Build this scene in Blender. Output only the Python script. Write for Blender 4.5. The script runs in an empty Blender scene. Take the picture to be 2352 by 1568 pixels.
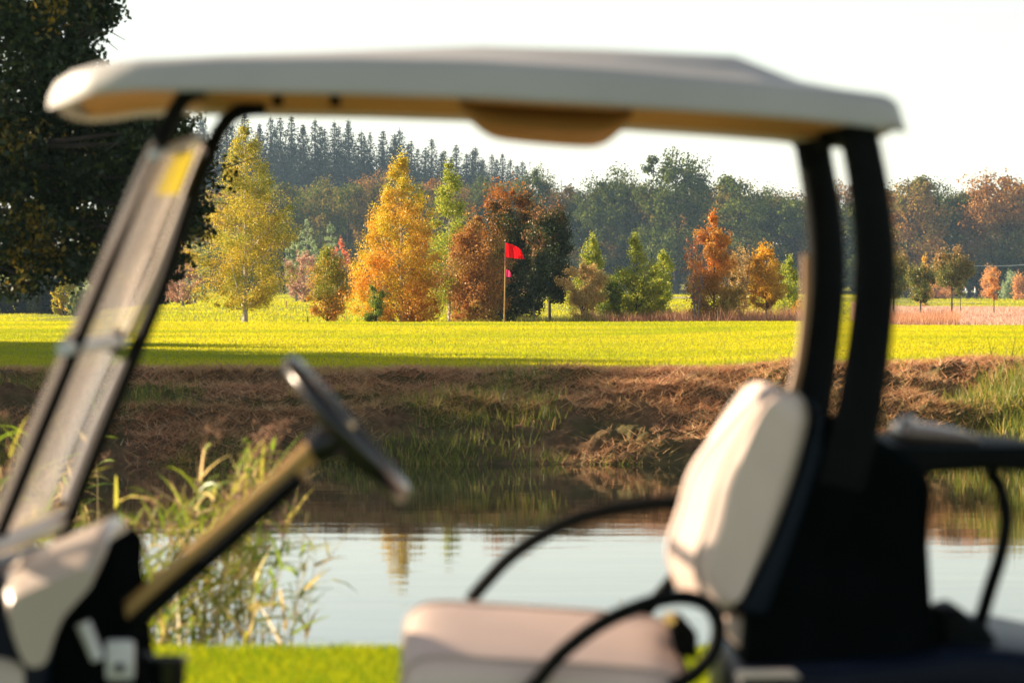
import bpy, bmesh, math
import numpy as np
from mathutils import Vector, Matrix
R = math.radians

# ------------------------------------------------------------------ camera, sky, sun, exposure
scene = bpy.context.scene
col = scene.collection
CAM_Z = 1.40
FPX = 9188.0                      # focal length in pixels of a 2352 px wide frame
cam_data = bpy.data.cameras.new("camera")
cam = bpy.data.objects.new("camera", cam_data)
col.objects.link(cam)
cam.location = (0, 0, CAM_Z)
cam.rotation_euler = (R(90) - math.atan(76.0 / FPX), 0, 0)
cam_data.sensor_width = 36.0
cam_data.lens = 36.0 * FPX / 2352.0
cam_data.clip_start = 0.1
cam_data.clip_end = 12000
cam_data.dof.use_dof = True
cam_data.dof.focus_distance = 104.0
cam_data.dof.aperture_fstop = 4.8
scene.camera = cam

SUN_EL, SUN_BACK = R(18), R(21)    # low sun from the left, a little behind the scene
sun_dir = Vector((-math.cos(SUN_EL) * math.cos(SUN_BACK), math.cos(SUN_EL) * math.sin(SUN_BACK), math.sin(SUN_EL)))
world = bpy.data.worlds.new("World")
scene.world = world
world.use_nodes = True
wn = world.node_tree.nodes
sky = wn.new("ShaderNodeTexSky")
sky.sky_type = 'NISHITA'
sky.sun_disc = False
sky.sun_elevation = SUN_EL
sky.sun_rotation = math.atan2(sun_dir.x, sun_dir.y)
sky.air_density = 1.0
sky.dust_density = 0.0
sky.ozone_density = 0.0
bg = wn["Background"]
bg.inputs["Strength"].default_value = 0.05
pale = wn.new("ShaderNodeHueSaturation")          # thin veil of haze: the whole sky is paler than clear air
pale.inputs["Saturation"].default_value = 0.55
world.node_tree.links.new(sky.outputs[0], pale.inputs["Color"])
world.node_tree.links.new(pale.outputs[0], bg.inputs[0])

sun_data = bpy.data.lights.new("sun", 'SUN')
sun_data.energy = 5.0
sun_data.angle = R(0.6)
sun_data.color = (1.0, 0.81, 0.60)
sun = bpy.data.objects.new("sun", sun_data)
sun.rotation_euler = sun_dir.to_track_quat('Z', 'Y').to_euler()
sun.location = (-30, 30, 40)
col.objects.link(sun)

vs = scene.view_settings
vs.view_transform = 'Standard'
vs.look = 'None'
vs.exposure = 1.8
vs.gamma = 1.0
scene.cycles.use_denoising = True
scene.cycles.max_bounces = 8
scene.cycles.diffuse_bounces = 3
scene.cycles.transmission_bounces = 6
scene.cycles.transparent_max_bounces = 8

# ------------------------------------------------------------------ helpers
def S(u, v, Y):
    """world point at depth Y that the photograph (2352 px wide) shows at u, v"""
    return Vector(((u - 1176.0) * Y / FPX, Y, CAM_Z - (v - 708.0) * Y / FPX))

def tag(o, label=None, cat=None, group=None, kind=None):
    if label: o["label"] = label
    if cat: o["category"] = cat
    if group: o["group"] = group
    if kind: o["kind"] = kind
    return o

def empty(name, loc):
    o = bpy.data.objects.new(name, None)
    o.location = loc
    o.empty_display_size = 0.2
    col.objects.link(o)
    return o

def link(name, me, mats, parent=None):
    o = bpy.data.objects.new(name, me)
    for m in (mats if isinstance(mats, (list, tuple)) else [mats]):
        if m is not None and len(me.materials) < 12 and m.name not in [x.name for x in me.materials if x]:
            me.materials.append(m)
    col.objects.link(o)
    if parent is not None:
        o.parent = parent
        if isinstance(parent, bpy.types.Object):
            w = parent_world(parent)
            o.matrix_parent_inverse = w.inverted()
    return o

def parent_world(o):
    m = o.matrix_basis.copy()
    while o.parent is not None:
        m = o.parent.matrix_basis @ o.matrix_parent_inverse @ m
        o = o.parent
    return m

def np_mesh(name, V, F, smooth=False):
    """V (n,3), F (m,k) arrays -> mesh"""
    V = np.ascontiguousarray(V, dtype=np.float32); F = np.ascontiguousarray(F, dtype=np.int32)
    me = bpy.data.meshes.new(name)
    k = F.shape[1]
    me.vertices.add(len(V)); me.vertices.foreach_set("co", V.ravel())
    me.loops.add(F.size); me.loops.foreach_set("vertex_index", F.ravel())
    me.polygons.add(len(F))
    me.polygons.foreach_set("loop_start", np.arange(0, F.size, k, dtype=np.int32))
    if smooth:
        me.polygons.foreach_set("use_smooth", np.ones(len(F), dtype=bool))
    me.update(calc_edges=True)
    return me

class MB:
    """collects tubes, prisms and grids into one mesh"""
    def __init__(s): s.v = []; s.f = []
    def add(s, V, F):
        n = len(s.v); s.v += [tuple(p) for p in V]; s.f += [tuple(i + n for i in f) for f in F]; return s
    def tube(s, pts, rad, seg=8, flat=1.0, side=None, caps=True):
        pts = [Vector(p) for p in pts]; n = len(pts)
        if not hasattr(rad, '__len__'): rad = [rad] * n
        V = []; F = []; ref = None
        for i, p in enumerate(pts):
            d = (pts[min(i + 1, n - 1)] - pts[max(i - 1, 0)]).normalized()
            if side is not None: a = Vector(side)
            elif ref is None: a = Vector((0, 0, 1)) if abs(d.z) < .9 else Vector((1, 0, 0))
            else: a = ref
            a = (a - d * a.dot(d)).normalized(); b = d.cross(a); ref = a
            for k in range(seg):
                t = 2 * math.pi * k / seg
                V.append(p + a * (math.cos(t) * rad[i]) + b * (math.sin(t) * rad[i] * flat))
        for i in range(n - 1):
            for k in range(seg):
                k2 = (k + 1) % seg
                F.append((i * seg + k, i * seg + k2, (i + 1) * seg + k2, (i + 1) * seg + k))
        if caps:
            F.append(tuple(range(seg))[::-1]); F.append(tuple((n - 1) * seg + k for k in range(seg)))
        return s.add(V, F)
    def loft(s, rings, caps=True, closed=True):
        n = len(rings); k = len(rings[0]); V = [p for r in rings for p in r]; F = []
        for i in range(n - 1):
            for j in range(k if closed else k - 1):
                j2 = (j + 1) % k
                F.append((i * k + j, i * k + j2, (i + 1) * k + j2, (i + 1) * k + j))
        if caps and closed:
            F.append(tuple(range(k))[::-1]); F.append(tuple((n - 1) * k + j for j in range(k)))
        return s.add(V, F)
    def box(s, lo, hi):
        (a, b, c), (d, e, f) = lo, hi
        return s.add([(a,b,c),(d,b,c),(d,e,c),(a,e,c),(a,b,f),(d,b,f),(d,e,f),(a,e,f)],
                     [(3,2,1,0),(4,5,6,7),(0,1,5,4),(1,2,6,5),(2,3,7,6),(3,0,4,7)])
    def build(s, name, mat, parent=None, smooth=True, bevel=0, seg=2, sub=0, recalc=True):
        bm = bmesh.new()
        vs_ = [bm.verts.new(p) for p in s.v]
        for f in s.f:
            try: bm.faces.new([vs_[i] for i in f])
            except ValueError: pass
        if recalc: bmesh.ops.recalc_face_normals(bm, faces=bm.faces)
        if bevel:
            es = [e for e in bm.edges if len(e.link_faces) == 2 and e.calc_face_angle(0) > R(25)]
            bmesh.ops.bevel(bm, geom=es, offset=bevel, segments=seg, profile=0.5, affect='EDGES', clamp_overlap=True)
        me = bpy.data.meshes.new(name)
        for f in bm.faces: f.smooth = smooth
        bm.to_mesh(me); bm.free()
        if smooth and not sub: me.set_sharp_from_angle(angle=R(38))
        o = link(name, me, mat, parent)
        if sub:
            md = o.modifiers.new("subdivision", 'SUBSURF'); md.levels = sub; md.render_levels = sub
        return o

def crom(pts, n=6, closed=False):
    """Catmull-Rom through points"""
    P = [Vector(p) for p in pts]; out = []; m = len(P)
    for i in range(m if closed else m - 1):
        if closed: a, b, c, d = P[(i-1) % m], P[i], P[(i+1) % m], P[(i+2) % m]
        else: a, b, c, d = P[max(i-1,0)], P[i], P[i+1], P[min(i+2,m-1)]
        for k in range(n):
            t = k / n
            out.append(0.5 * ((2*b) + (c-a)*t + (2*a-5*b+4*c-d)*t*t + (3*b-a-3*c+d)*t**3))
    if not closed: out.append(P[-1])
    return out

# vectorised value noise
def _hash(ix, iy, iz, seed):
    h = (ix.astype(np.int64) * 374761393 + iy.astype(np.int64) * 668265263 + iz.astype(np.int64) * 2147483647 + seed * 974711) & 0xFFFFFFFF
    h = ((h ^ (h >> 13)) * 1274126177) & 0xFFFFFFFF
    h = h ^ (h >> 16)
    return (h & 0xFFFF) / 65535.0
def vnoise(x, y, seed=0, z=None):
    x = np.asarray(x, float); y = np.asarray(y, float)
    x, y = np.broadcast_arrays(x, y)
    ix = np.floor(x); iy = np.floor(y); fx = x - ix; fy = y - iy
    fx = fx*fx*(3-2*fx); fy = fy*fy*(3-2*fy); z0 = np.zeros_like(ix)
    g = lambda a, b: _hash(ix + a, iy + b, z0, seed)
    return (g(0,0)*(1-fx)+g(1,0)*fx)*(1-fy) + (g(0,1)*(1-fx)+g(1,1)*fx)*fy
def fbm(x, y, seed=0, oct=4):
    s = 0; a = 0.5; t = 0
    for k in range(oct):
        s = s + a * vnoise(np.asarray(x) * 2**k + 17.3*k, np.asarray(y) * 2**k - 9.1*k, seed + k); t += a; a *= .5
    return s / t
def sstep(a, b, x):
    t = np.clip((np.asarray(x, float) - a) / (b - a), 0, 1); return t*t*(3-2*t)

# ------------------------------------------------------------------ materials
def nodes(name):
    m = bpy.data.materials.new(name); m.use_nodes = True
    nt = m.node_tree
    return m, nt, nt.nodes, nt.links

def ramp_node(N, stops):
    r = N.new("ShaderNodeValToRGB"); e = r.color_ramp.elements
    while len(e) < len(stops): e.new(0.5)
    for i, (p, c) in enumerate(stops): e[i].position = p; e[i].color = (*c, 1)
    return r

def plain(name, color, rough=0.5, noise=0.0, scale=8.0, metal=0.0, spec=0.5, bump=0.0, coat=0.0, bscale=None):
    m, nt, N, L = nodes(name)
    p = N["Principled BSDF"]
    p.inputs["Roughness"].default_value = rough; p.inputs["Metallic"].default_value = metal
    p.inputs["Specular IOR Level"].default_value = spec
    p.inputs["Coat Weight"].default_value = coat
    tc = N.new("ShaderNodeTexCoord")
    nz = N.new("ShaderNodeTexNoise"); nz.inputs["Scale"].default_value = scale; nz.inputs["Detail"].default_value = 6
    L.new(tc.outputs["Object"], nz.inputs["Vector"])
    lo = tuple(c * (1 - noise) for c in color); hi = tuple(min(1, c * (1 + noise)) for c in color)
    r = ramp_node(N, [(0.3, lo), (0.7, hi)])
    L.new(nz.outputs["Fac"], r.inputs[0]); L.new(r.outputs[0], p.inputs["Base Color"])
    if bump:
        b = N.new("ShaderNodeBump"); b.inputs["Strength"].default_value = bump; b.inputs["Distance"].default_value = 0.01
        if bscale:
            nz2 = N.new("ShaderNodeTexNoise"); nz2.inputs["Scale"].default_value = bscale; nz2.inputs["Detail"].default_value = 4
            L.new(tc.outputs["Object"], nz2.inputs["Vector"]); L.new(nz2.outputs["Fac"], b.inputs["Height"])
        else: L.new(nz.outputs["Fac"], b.inputs["Height"])
        L.new(b.outputs[0], p.inputs["Normal"])
    return m

def leaf_mat(name, rampA, rampB=None, mixscale=0.6, bias=0.5, sharp=0.15, zgrad=None, xgrad=None, trans=0.36, objvar=0.0, gloss=0.02, gain=1.6, sat=1.12):
    """leaves: every leaf takes its own tone (random per island) out of ramp A or, in patches, ramp B"""
    m, nt, N, L = nodes(name)
    N.remove(N["Principled BSDF"])
    def grade(r):   # a leaf reflects and transmits about equally: the mix below halves both, so the ramp holds their sum
        return [(p_, tuple(min(.85, gain * max(c_) * (k_ / max(c_)) ** sat) for k_ in c_)) for p_, c_ in r]
    rampA = grade(rampA); rampB = grade(rampB) if rampB else None
    geo = N.new("ShaderNodeNewGeometry"); tc = N.new("ShaderNodeTexCoord")
    ra = ramp_node(N, rampA); L.new(geo.outputs["Random Per Island"], ra.inputs[0])
    colr = ra.outputs[0]
    if rampB:
        rb = ramp_node(N, rampB); L.new(geo.outputs["Random Per Island"], rb.inputs[0])
        nz = N.new("ShaderNodeTexNoise"); nz.inputs["Scale"].default_value = mixscale; nz.inputs["Detail"].default_value = 3
        if objvar:
            oi = N.new("ShaderNodeObjectInfo")
            ad = N.new("ShaderNodeVectorMath"); ad.operation = 'ADD'
            sc_ = N.new("ShaderNodeVectorMath"); sc_.operation = 'SCALE'; sc_.inputs["Scale"].default_value = 1.0
            cmb = N.new("ShaderNodeCombineXYZ")
            ml = N.new("ShaderNodeMath"); ml.operation = 'MULTIPLY'; ml.inputs[1].default_value = 300
            L.new(oi.outputs["Random"], ml.inputs[0]); L.new(ml.outputs[0], cmb.inputs[0])
            L.new(tc.outputs["Object"], ad.inputs[0]); L.new(cmb.outputs[0], ad.inputs[1]); L.new(ad.outputs[0], nz.inputs["Vector"])
        else:
            L.new(tc.outputs["Object"], nz.inputs["Vector"])
        fac = nz.outputs["Fac"]
        def addv(a, sock):
            x = N.new("ShaderNodeMath"); x.operation = 'ADD'; L.new(a, x.inputs[0]); L.new(sock, x.inputs[1]); return x.outputs[0]
        sep = None
        for ax, g in ((2, zgrad), (0, xgrad)):
            if g:
                if sep is None:
                    sep = N.new("ShaderNodeSeparateXYZ"); L.new(tc.outputs["Object"], sep.inputs[0])
                mr = N.new("ShaderNodeMapRange"); mr.inputs["From Min"].default_value = g[0]; mr.inputs["From Max"].default_value = g[1]
                mr.inputs["To Min"].default_value = g[2]; mr.inputs["To Max"].default_value = g[3]
                L.new(sep.outputs[ax], mr.inputs["Value"]); fac = addv(fac, mr.outputs[0])
        if objvar:
            mv = N.new("ShaderNodeMath"); mv.operation = 'MULTIPLY_ADD'; mv.inputs[1].default_value = objvar; mv.inputs[2].default_value = -objvar/2
            L.new(oi.outputs["Random"], mv.inputs[0]); fac = addv(fac, mv.outputs[0])
        jit = N.new("ShaderNodeMath"); jit.operation = 'MULTIPLY_ADD'; jit.inputs[1].default_value = 0.16; jit.inputs[2].default_value = -0.08
        L.new(geo.outputs["Random Per Island"], jit.inputs[0]); fac = addv(fac, jit.outputs[0])
        mp = N.new("ShaderNodeMapRange"); mp.inputs["From Min"].default_value = bias - sharp; mp.inputs["From Max"].default_value = bias + sharp
        L.new(fac, mp.inputs["Value"])
        mx = N.new("ShaderNodeMix"); mx.data_type = 'RGBA'
        L.new(mp.outputs[0], mx.inputs["Factor"]); L.new(ra.outputs[0], mx.inputs["A"]); L.new(rb.outputs[0], mx.inputs["B"])
        colr = mx.outputs["Result"]
    d = N.new("ShaderNodeBsdfDiffuse"); t = N.new("ShaderNodeBsdfTranslucent"); mix = N.new("ShaderNodeMixShader")
    L.new(colr, d.inputs[0]); L.new(colr, t.inputs[0]); mix.inputs[0].default_value = trans
    L.new(d.outputs[0], mix.inputs[1]); L.new(t.outputs[0], mix.inputs[2])
    out = mix.outputs[0]
    if gloss:
        g = N.new("ShaderNodeBsdfGlossy"); g.inputs["Roughness"].default_value = 0.45; g.inputs["Color"].default_value = (1, 1, 1, 1)
        m2 = N.new("ShaderNodeMixShader"); m2.inputs[0].default_value = gloss
        L.new(out, m2.inputs[1]); L.new(g.outputs[0], m2.inputs[2]); out = m2.outputs[0]
    L.new(out, N["Material Output"].inputs["Surface"])
    return m

def ground_mat(name, stops, scale, stops2=None, scale2=0.15, bump=0.4, bdist=0.03, stretch=(1, 1, 1)):
    m, nt, N, L = nodes(name); p = N["Principled BSDF"]; p.inputs["Roughness"].default_value = 0.95
    p.inputs["Specular IOR Level"].default_value = 0.1
    tc = N.new("ShaderNodeTexCoord"); mp = N.new("ShaderNodeMapping"); mp.inputs["Scale"].default_value = stretch
    L.new(tc.outputs["Object"], mp.inputs["Vector"])
    nz = N.new("ShaderNodeTexNoise"); nz.inputs["Scale"].default_value = scale; nz.inputs["Detail"].default_value = 8; nz.inputs["Roughness"].default_value = .65
    L.new(mp.outputs[0], nz.inputs["Vector"])
    r = ramp_node(N, stops); L.new(nz.outputs["Fac"], r.inputs[0]); c = r.outputs[0]
    if stops2:
        n2 = N.new("ShaderNodeTexNoise"); n2.inputs["Scale"].default_value = scale2; n2.inputs["Detail"].default_value = 4
        L.new(mp.outputs[0], n2.inputs["Vector"])
        r2 = ramp_node(N, stops2); L.new(n2.outputs["Fac"], r2.inputs[0])
        mx = N.new("ShaderNodeMix"); mx.data_type = 'RGBA'; mx.blend_type = 'MIX'
        r3 = ramp_node(N, [(0.42, (0, 0, 0)), (0.58, (1, 1, 1))]); L.new(n2.outputs["Fac"], r3.inputs[0])
        L.new(r3.outputs[0], mx.inputs["Factor"]); L.new(c, mx.inputs["A"]); L.new(r2.outputs[0], mx.inputs["B"]); c = mx.outputs["Result"]
    L.new(c, p.inputs["Base Color"])
    b = N.new("ShaderNodeBump"); b.inputs["Strength"].default_value = bump; b.inputs["Distance"].default_value = bdist
    L.new(nz.outputs["Fac"], b.inputs["Height"]); L.new(b.outputs[0], p.inputs["Normal"])
    return m

M = {}
M['lawn'] = ground_mat('lawn_turf', [(.3, (.035, .075, .008)), (.7, (.09, .13, .015))], 3)
M['green'] = ground_mat('putting_turf', [(.3, (.18, .20, .008)), (.7, (.26, .25, .01))], 2, stretch=(1, .25, 1))
M['fairway'] = ground_mat('fairway_turf', [(.3, (.16, .18, .008)), (.7, (.22, .22, .01))], .6)
M['bank'] = ground_mat('bank_soil', [(.25, (.05, .03, .015)), (.5, (.15, .085, .04)), (.75, (.30, .17, .085))], 6,
                       [(.3, (.03, .045, .012)), (.7, (.11, .08, .03))], .9, bump=.8, bdist=.04)
M['bed'] = ground_mat('pond_mud', [(.3, (.02, .018, .012)), (.7, (.04, .035, .02))], 2)
M['heath'] = ground_mat('heath_soil', [(.3, (.25, .15, .10)), (.7, (.40, .27, .19))], .8)
M['sand'] = ground_mat('path_sand', [(.3, (.45, .36, .30)), (.7, (.58, .48, .42))], 1.5)
M['bark'] = plain('bark', (.06, .045, .032), .9, .5, 5, bump=.5)
M['bark_pale'] = plain('pale_bark', (.22, .19, .16), .9, .4, 6, bump=.4)
M['bark_birch'] = plain('birch_bark', (.42, .36, .31), .8, .55, 9, bump=.3)

# ------------------------------------------------------------------ terrain
PY = np.array([-80, 14.5, 16.9, 17.6, 18.6, 21, 42.5, 44.9, 46.3, 49.6, 52.5, 78, 103, 107, 115, 140, 200, 300, 500, 600, 700, 850, 1500, 5000.])
PZ = np.array([0.0, 0.0, -.04, -.30, -.75, -.95, -.95, -.37, .06, .60, .66, .86, 1.035, .99, .82, .86, 1.22, 1.75, 3.0, 3.6, 6, 11, 18, 25.])
WATER_Z = -0.35
def ground_z(x, y, detail=False):
    x = np.asarray(x, float); y = np.asarray(y, float)
    shore = .35 * (vnoise(x * .5, 0 * x, 5) - .5) + .25 * (vnoise(x * 1.7, 0 * x, 6) - .5)
    yy = np.where((y > 10) & (y < 60), y - shore * sstep(10, 17, y) * sstep(60, 52, y), y)
    z = np.interp(yy, PY, PZ)
    z = z + .10 * sstep(1.5, 6, x) * sstep(45.5, 50, y) * sstep(120, 60, y)
    ratio = x / np.maximum(y, 1)
    z = z - sstep(.080, .10, ratio) * np.interp(y, [60, 103, 120, 200, 500, 900], [0, .10, .12, .30, .62, 0])
    z = z - sstep(-.088, -.112, ratio) * np.interp(y, [120, 180, 260, 420, 600], [0, .25, .6, .5, 0])
    # left shore of the pond
    left = sstep(-.128 * y - .25, -.128 * y - 1.9, x) * sstep(16, 19, y) * sstep(52, 46, y)
    z = np.where(y < 52, z * (1 - left) + np.maximum(z, .25 + .012 * (y - 17)) * left, z)
    right = sstep(24, 30, x) * sstep(16, 19, y) * sstep(52, 46, y)
    z = np.where(y < 52, z * (1 - right) + np.maximum(z, .3) * right, z)
    # soft undulation of the far fairways
    z = z + (fbm(x * .03, y * .012, 3, 2) - .5) * sstep(120, 260, y) * .5
    z = z + (fbm(x * .25, y * .25, 8, 2) - .5) * .04 * sstep(52, 50, y) * sstep(17, 15, y)
    if detail:
        w = sstep(44.6, 45.6, y) * sstep(50.3, 49.0, y + .5 * vnoise(x * 1.3, 0 * x, 41))
        amp = .75 + .35 * sstep(0, 4, x)
        n1 = fbm(x * 1.5 + 3, y * 1.9, 11, 3); n2 = fbm(x * 4.2, y * 5.0, 12, 3); n3 = fbm(x * 11, y * 13, 15, 2)
        ridged = 1 - np.abs(2 * n2 - 1)
        lump = sstep(.42, .62, n1)
        z = z + w * amp * ((n1 - .5) * .34 + lump * .06 + (ridged - .62) * .22 + (n3 - .5) * .14)
    return z

def axis(parts):
    out = []
    for a, b, st in parts: out += list(np.arange(a, b, st))
    return np.array(sorted(set(np.round(out, 4))))
gx = axis([(-9, 9.001, .035)])
tail = np.array([10, 12, 15, 19, 24, 30, 36, 44, 54, 66, 80, 100, 130, 170, 230, 320, 450, 700, 1100, 1500.])
gx = np.concatenate([-tail[::-1], gx, tail])
gy = axis([(-60, 14, 4), (14, 16.5, .5), (16.5, 19, .1), (19, 44, 1.2), (44.2, 51.0, .035), (51, 56, .4), (56, 110, 1.5), (110, 150, 3), (150, 320, 8), (320, 900, 25), (900, 2501, 200)])
GX, GY = np.meshgrid(gx, gy)
GZ = ground_z(GX, GY, True)
nx, ny = len(gx), len(gy)
idx = np.arange(nx * ny).reshape(ny, nx)
F = np.stack([idx[:-1, :-1], idx[:-1, 1:], idx[1:, 1:], idx[1:, :-1]], -1).reshape(-1, 4)
me = np_mesh("ground", np.stack([GX, GY, GZ], -1).reshape(-1, 3), F, True)
cx = GX[:-1, :-1].ravel(); cy = GY[:-1, :-1].ravel(); cz = GZ[:-1, :-1].ravel()
edge = 49.75 + .5 * (fbm(cx * .9, 0 * cx, 21, 3) - .5)
mi = np.zeros(len(F), np.int32)
mi[(cy > 17.3) & (cy < 44.5)] = 2
mi[(cy >= 44.5)] = 1
mi[(cy < 44.5) & (cy > 17.3) & (cz > -.3)] = 0
mi[cy > edge] = 3
mi[cy > 106] = 4
mi[(cy > 150) & (cy < 330) & (cx / np.maximum(cy, 1) > .088) & (cy < 270)] = 5
me.polygons.foreach_set("material_index", mi)
ground = link("ground", me, [M['lawn'], M['bank'], M['bed'], M['green'], M['fairway'], M['heath']])
tag(ground, kind="structure")

# pond
m, nt, N, L = nodes('pond_water')
p = N["Principled BSDF"]
p.inputs["Base Color"].default_value = (.012, .016, .010, 1); p.inputs["Roughness"].default_value = .02; p.inputs["IOR"].default_value = 1.33
p.inputs["Specular IOR Level"].default_value = .5
tc = N.new("ShaderNodeTexCoord")
bprev = None
for sc_, strength, dist, st in ((1.0, .35, .006, (.5, 1.6, 1)), (7.0, .25, .0012, (.6, 1.3, 1))):
    mp = N.new("ShaderNodeMapping"); mp.inputs["Scale"].default_value = st
    L.new(tc.outputs["Object"], mp.inputs["Vector"])
    nz = N.new("ShaderNodeTexNoise"); nz.inputs["Scale"].default_value = sc_; nz.inputs["Detail"].default_value = 3
    L.new(mp.outputs[0], nz.inputs["Vector"])
    b = N.new("ShaderNodeBump"); b.inputs["Strength"].default_value = strength; b.inputs["Distance"].default_value = dist
    L.new(nz.outputs["Fac"], b.inputs["Height"])
    if bprev: L.new(bprev.outputs[0], b.inputs["Normal"])
    bprev = b
L.new(bprev.outputs[0], p.inputs["Normal"])
M['water'] = m
wx = np.linspace(-9, 29, 20); wy = np.linspace(16.8, 46.5, 16)
WX, WY = np.meshgrid(wx, wy); ii = np.arange(WX.size).reshape(WX.shape)
me = np_mesh("pond", np.stack([WX, WY, np.full_like(WX, WATER_Z)], -1).reshape(-1, 3),
             np.stack([ii[:-1, :-1], ii[:-1, 1:], ii[1:, 1:], ii[1:, :-1]], -1).reshape(-1, 4))
pond = link("pond", me, M['water']); tag(pond, kind="structure")

# sandy path far behind the pond
pv = []; 
for t in np.linspace(0, 1, 24):
    x = 12 + 34 * t; y = 385 + 10 * t + 6 * math.sin(3 * t)
    for d in (-3.2, 3.2): pv.append((x, y + d, float(ground_z(x, y + d)) + .10))
me = np_mesh("path", np.array(pv), np.array([(2*i, 2*i+2, 2*i+3, 2*i+1) for i in range(23)]))
path = link("path", me, M['sand']); tag(path, kind="structure")

# ------------------------------------------------------------------ grass
def blades(name, X, Y, Z, H, W, mat, lean=.5, seed=0, kind="stuff", label=None, flat=None, bias=(0, 0), cat=None):
    rng = np.random.default_rng(seed); n = len(X)
    th = rng.uniform(0, 2*np.pi, n)
    base = np.stack([X, Y, Z], -1)
    sidev = np.stack([np.cos(th), np.sin(th), np.zeros(n)], -1) * (W / 2)[:, None]
    ln = rng.normal(0, lean, (n, 2)) * H[:, None] + np.array(bias) * H[:, None]
    up = H if flat is None else H * flat
    tip = base + np.stack([ln[:, 0], ln[:, 1], up], -1)
    V = np.stack([base - sidev, base + sidev, tip], 1).reshape(-1, 3)
    o = link(name, np_mesh(name, V, np.arange(3 * n).reshape(-1, 3)), mat)
    tag(o, label, cat, None, kind)
    return o

M['blade_green'] = leaf_mat('green_blades', [(0, (.32, .30, .012)), (.5, (.42, .37, .012)), (1, (.50, .43, .02))],
                            [(0, (.14, .20, .008)), (1, (.28, .30, .012))], mixscale=.16, bias=.54, sharp=.14, trans=.5, gloss=0)
M['blade_lawn'] = leaf_mat('lawn_blades', [(0, (.06, .11, .006)), (.5, (.14, .19, .008)), (.8, (.22, .25, .008)), (1, (.40, .36, .01))],
                           [(0, (.14, .17, .006)), (1, (.40, .35, .01))], mixscale=9, bias=.60, sharp=.08, trans=.5, gloss=0)
M['blade_dry'] = leaf_mat('dry_blades', [(0, (.16, .075, .035)), (.5, (.38, .20, .11)), (1, (.52, .32, .20))],
                          [(0, (.20, .12, .06)), (1, (.36, .25, .12))], mixscale=.8, trans=.3, gloss=.02, gain=2.15)
M['blade_bankgreen'] = leaf_mat('bank_blades', [(0, (.04, .08, .012)), (.5, (.11, .14, .015)), (.8, (.26, .22, .04)), (1, (.42, .30, .12))], trans=.45, gloss=.02)
M['blade_heath'] = leaf_mat('heath_blades', [(0, (.26, .13, .09)), (.5, (.42, .26, .19)), (1, (.58, .42, .33))], trans=.35, gloss=0)
M['blade_brush'] = leaf_mat('brush_blades', [(0, (.16, .075, .04)), (.5, (.34, .17, .10)), (1, (.50, .32, .20))], trans=.4, gloss=0, sat=1.1)

rng = np.random.default_rng(4)
def scatter(n, y0, y1, slope=.14, pad=1.5, power=1.0, x0=None, x1=None):
    u = rng.random(n)
    if power == 1: Y = y0 + (y1 - y0) * u
    else: Y = y0 * (y1 / y0) ** u
    X = (rng.random(n) * 2 - 1) * (slope * Y + pad) if x0 is None else x0 + (x1 - x0) * rng.random(n)
    return X, Y
# putting green
X, Y = scatter(260000, 49.3, 105.5)
keep = Y > 49.75 + .5 * (fbm(X * .9, 0 * X, 21, 3) - .5)
X, Y = X[keep], Y[keep]
H = rng.uniform(.015, .04, len(X)) * np.where(Y < 53, 1.6, 1); W = rng.uniform(.008, .016, len(X))
blades("green_grass", X, Y, ground_z(X, Y), H, W, M['blade_green'], .5, 1, label="short bright grass covering the green")
# far fairway
X, Y = scatter(170000, 106, 640, slope=.15, pad=6, power=2)
k = ~((X / Y > .088) & (Y > 150) & (Y < 270)); X, Y = X[k], Y[k]
H = rng.uniform(.03, .06, len(X)) * (1 + Y / 200); W = rng.uniform(.02, .035, len(X)) * (.5 + Y / 200)
blades("fairway_grass", X, Y, ground_z(X, Y), H, W, M['blade_green'], .5, 2, label="sunlit fairway grass behind the trees")
# heath with dry grass at the right
X, Y = scatter(60000, 150, 275, power=2); X = Y * rng.uniform(.085, .16, len(Y))
H = rng.uniform(.08, .24, len(X)); W = rng.uniform(.02, .05, len(X))
blades("heath_grass", X, Y, ground_z(X, Y), H, W, M['blade_heath'], .35, 3, label="pale pink dry grass field at the right")
# near lawn
X, Y = scatter(150000, 13.8, 17.35, x0=-4, x1=4)
H = rng.uniform(.02, .045, len(X)); W = rng.uniform(.003, .006, len(X))
blades("lawn_grass", X, Y, ground_z(X, Y), H, W, M['blade_lawn'], .5, 5, label="bright mown lawn between cart and pond")
X, Y = scatter(60000, 4, 13.8, x0=-4, x1=4)
H = rng.uniform(.02, .045, len(X)); W = rng.uniform(.004, .008, len(X))
blades("lawn_grass", X, Y, ground_z(X, Y), H, W, M['blade_lawn'], .5, 6, label="bright mown lawn around the golf cart")
# bank: straw lying on the slope and green shoots
X, Y = scatter(110000, 44.9, 50.2, x0=-8.5, x1=8.5)
H = rng.uniform(.09, .30, len(X)); W = rng.uniform(.010, .020, len(X))
dens = -.09 + .15 * sstep(-2, 1.5, X) + fbm(X * .8, Y * .8, 31, 3) + .15 * sstep(45, 48, Y)  # straw thinned on the left to deepen the shade on the bank
k = dens > rng.uniform(.34, .62, len(X)); X, Y, H, W = X[k], Y[k], H[k], W[k]
blades("bank_straw", X, Y, ground_z(X, Y, True) + .005, H, W, M['blade_dry'], .75, 7, label="dry cut straw lying on the far pond bank", flat=.36, bias=(.1, -.30))
X, Y = scatter(90000, 44.7, 49.9, x0=-8.5, x1=8.5)
dens = fbm(X * .7 + 9, Y * .7, 33, 3) + .20 * sstep(46.0, 45.1, Y) + .17 * sstep(4.9, 6.4, X + .6 * (47 - Y)) - .09 + .10 * sstep(1.5, -2, X)
k = dens > rng.uniform(.52, .78, len(X)); X, Y = X[k], Y[k]
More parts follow.
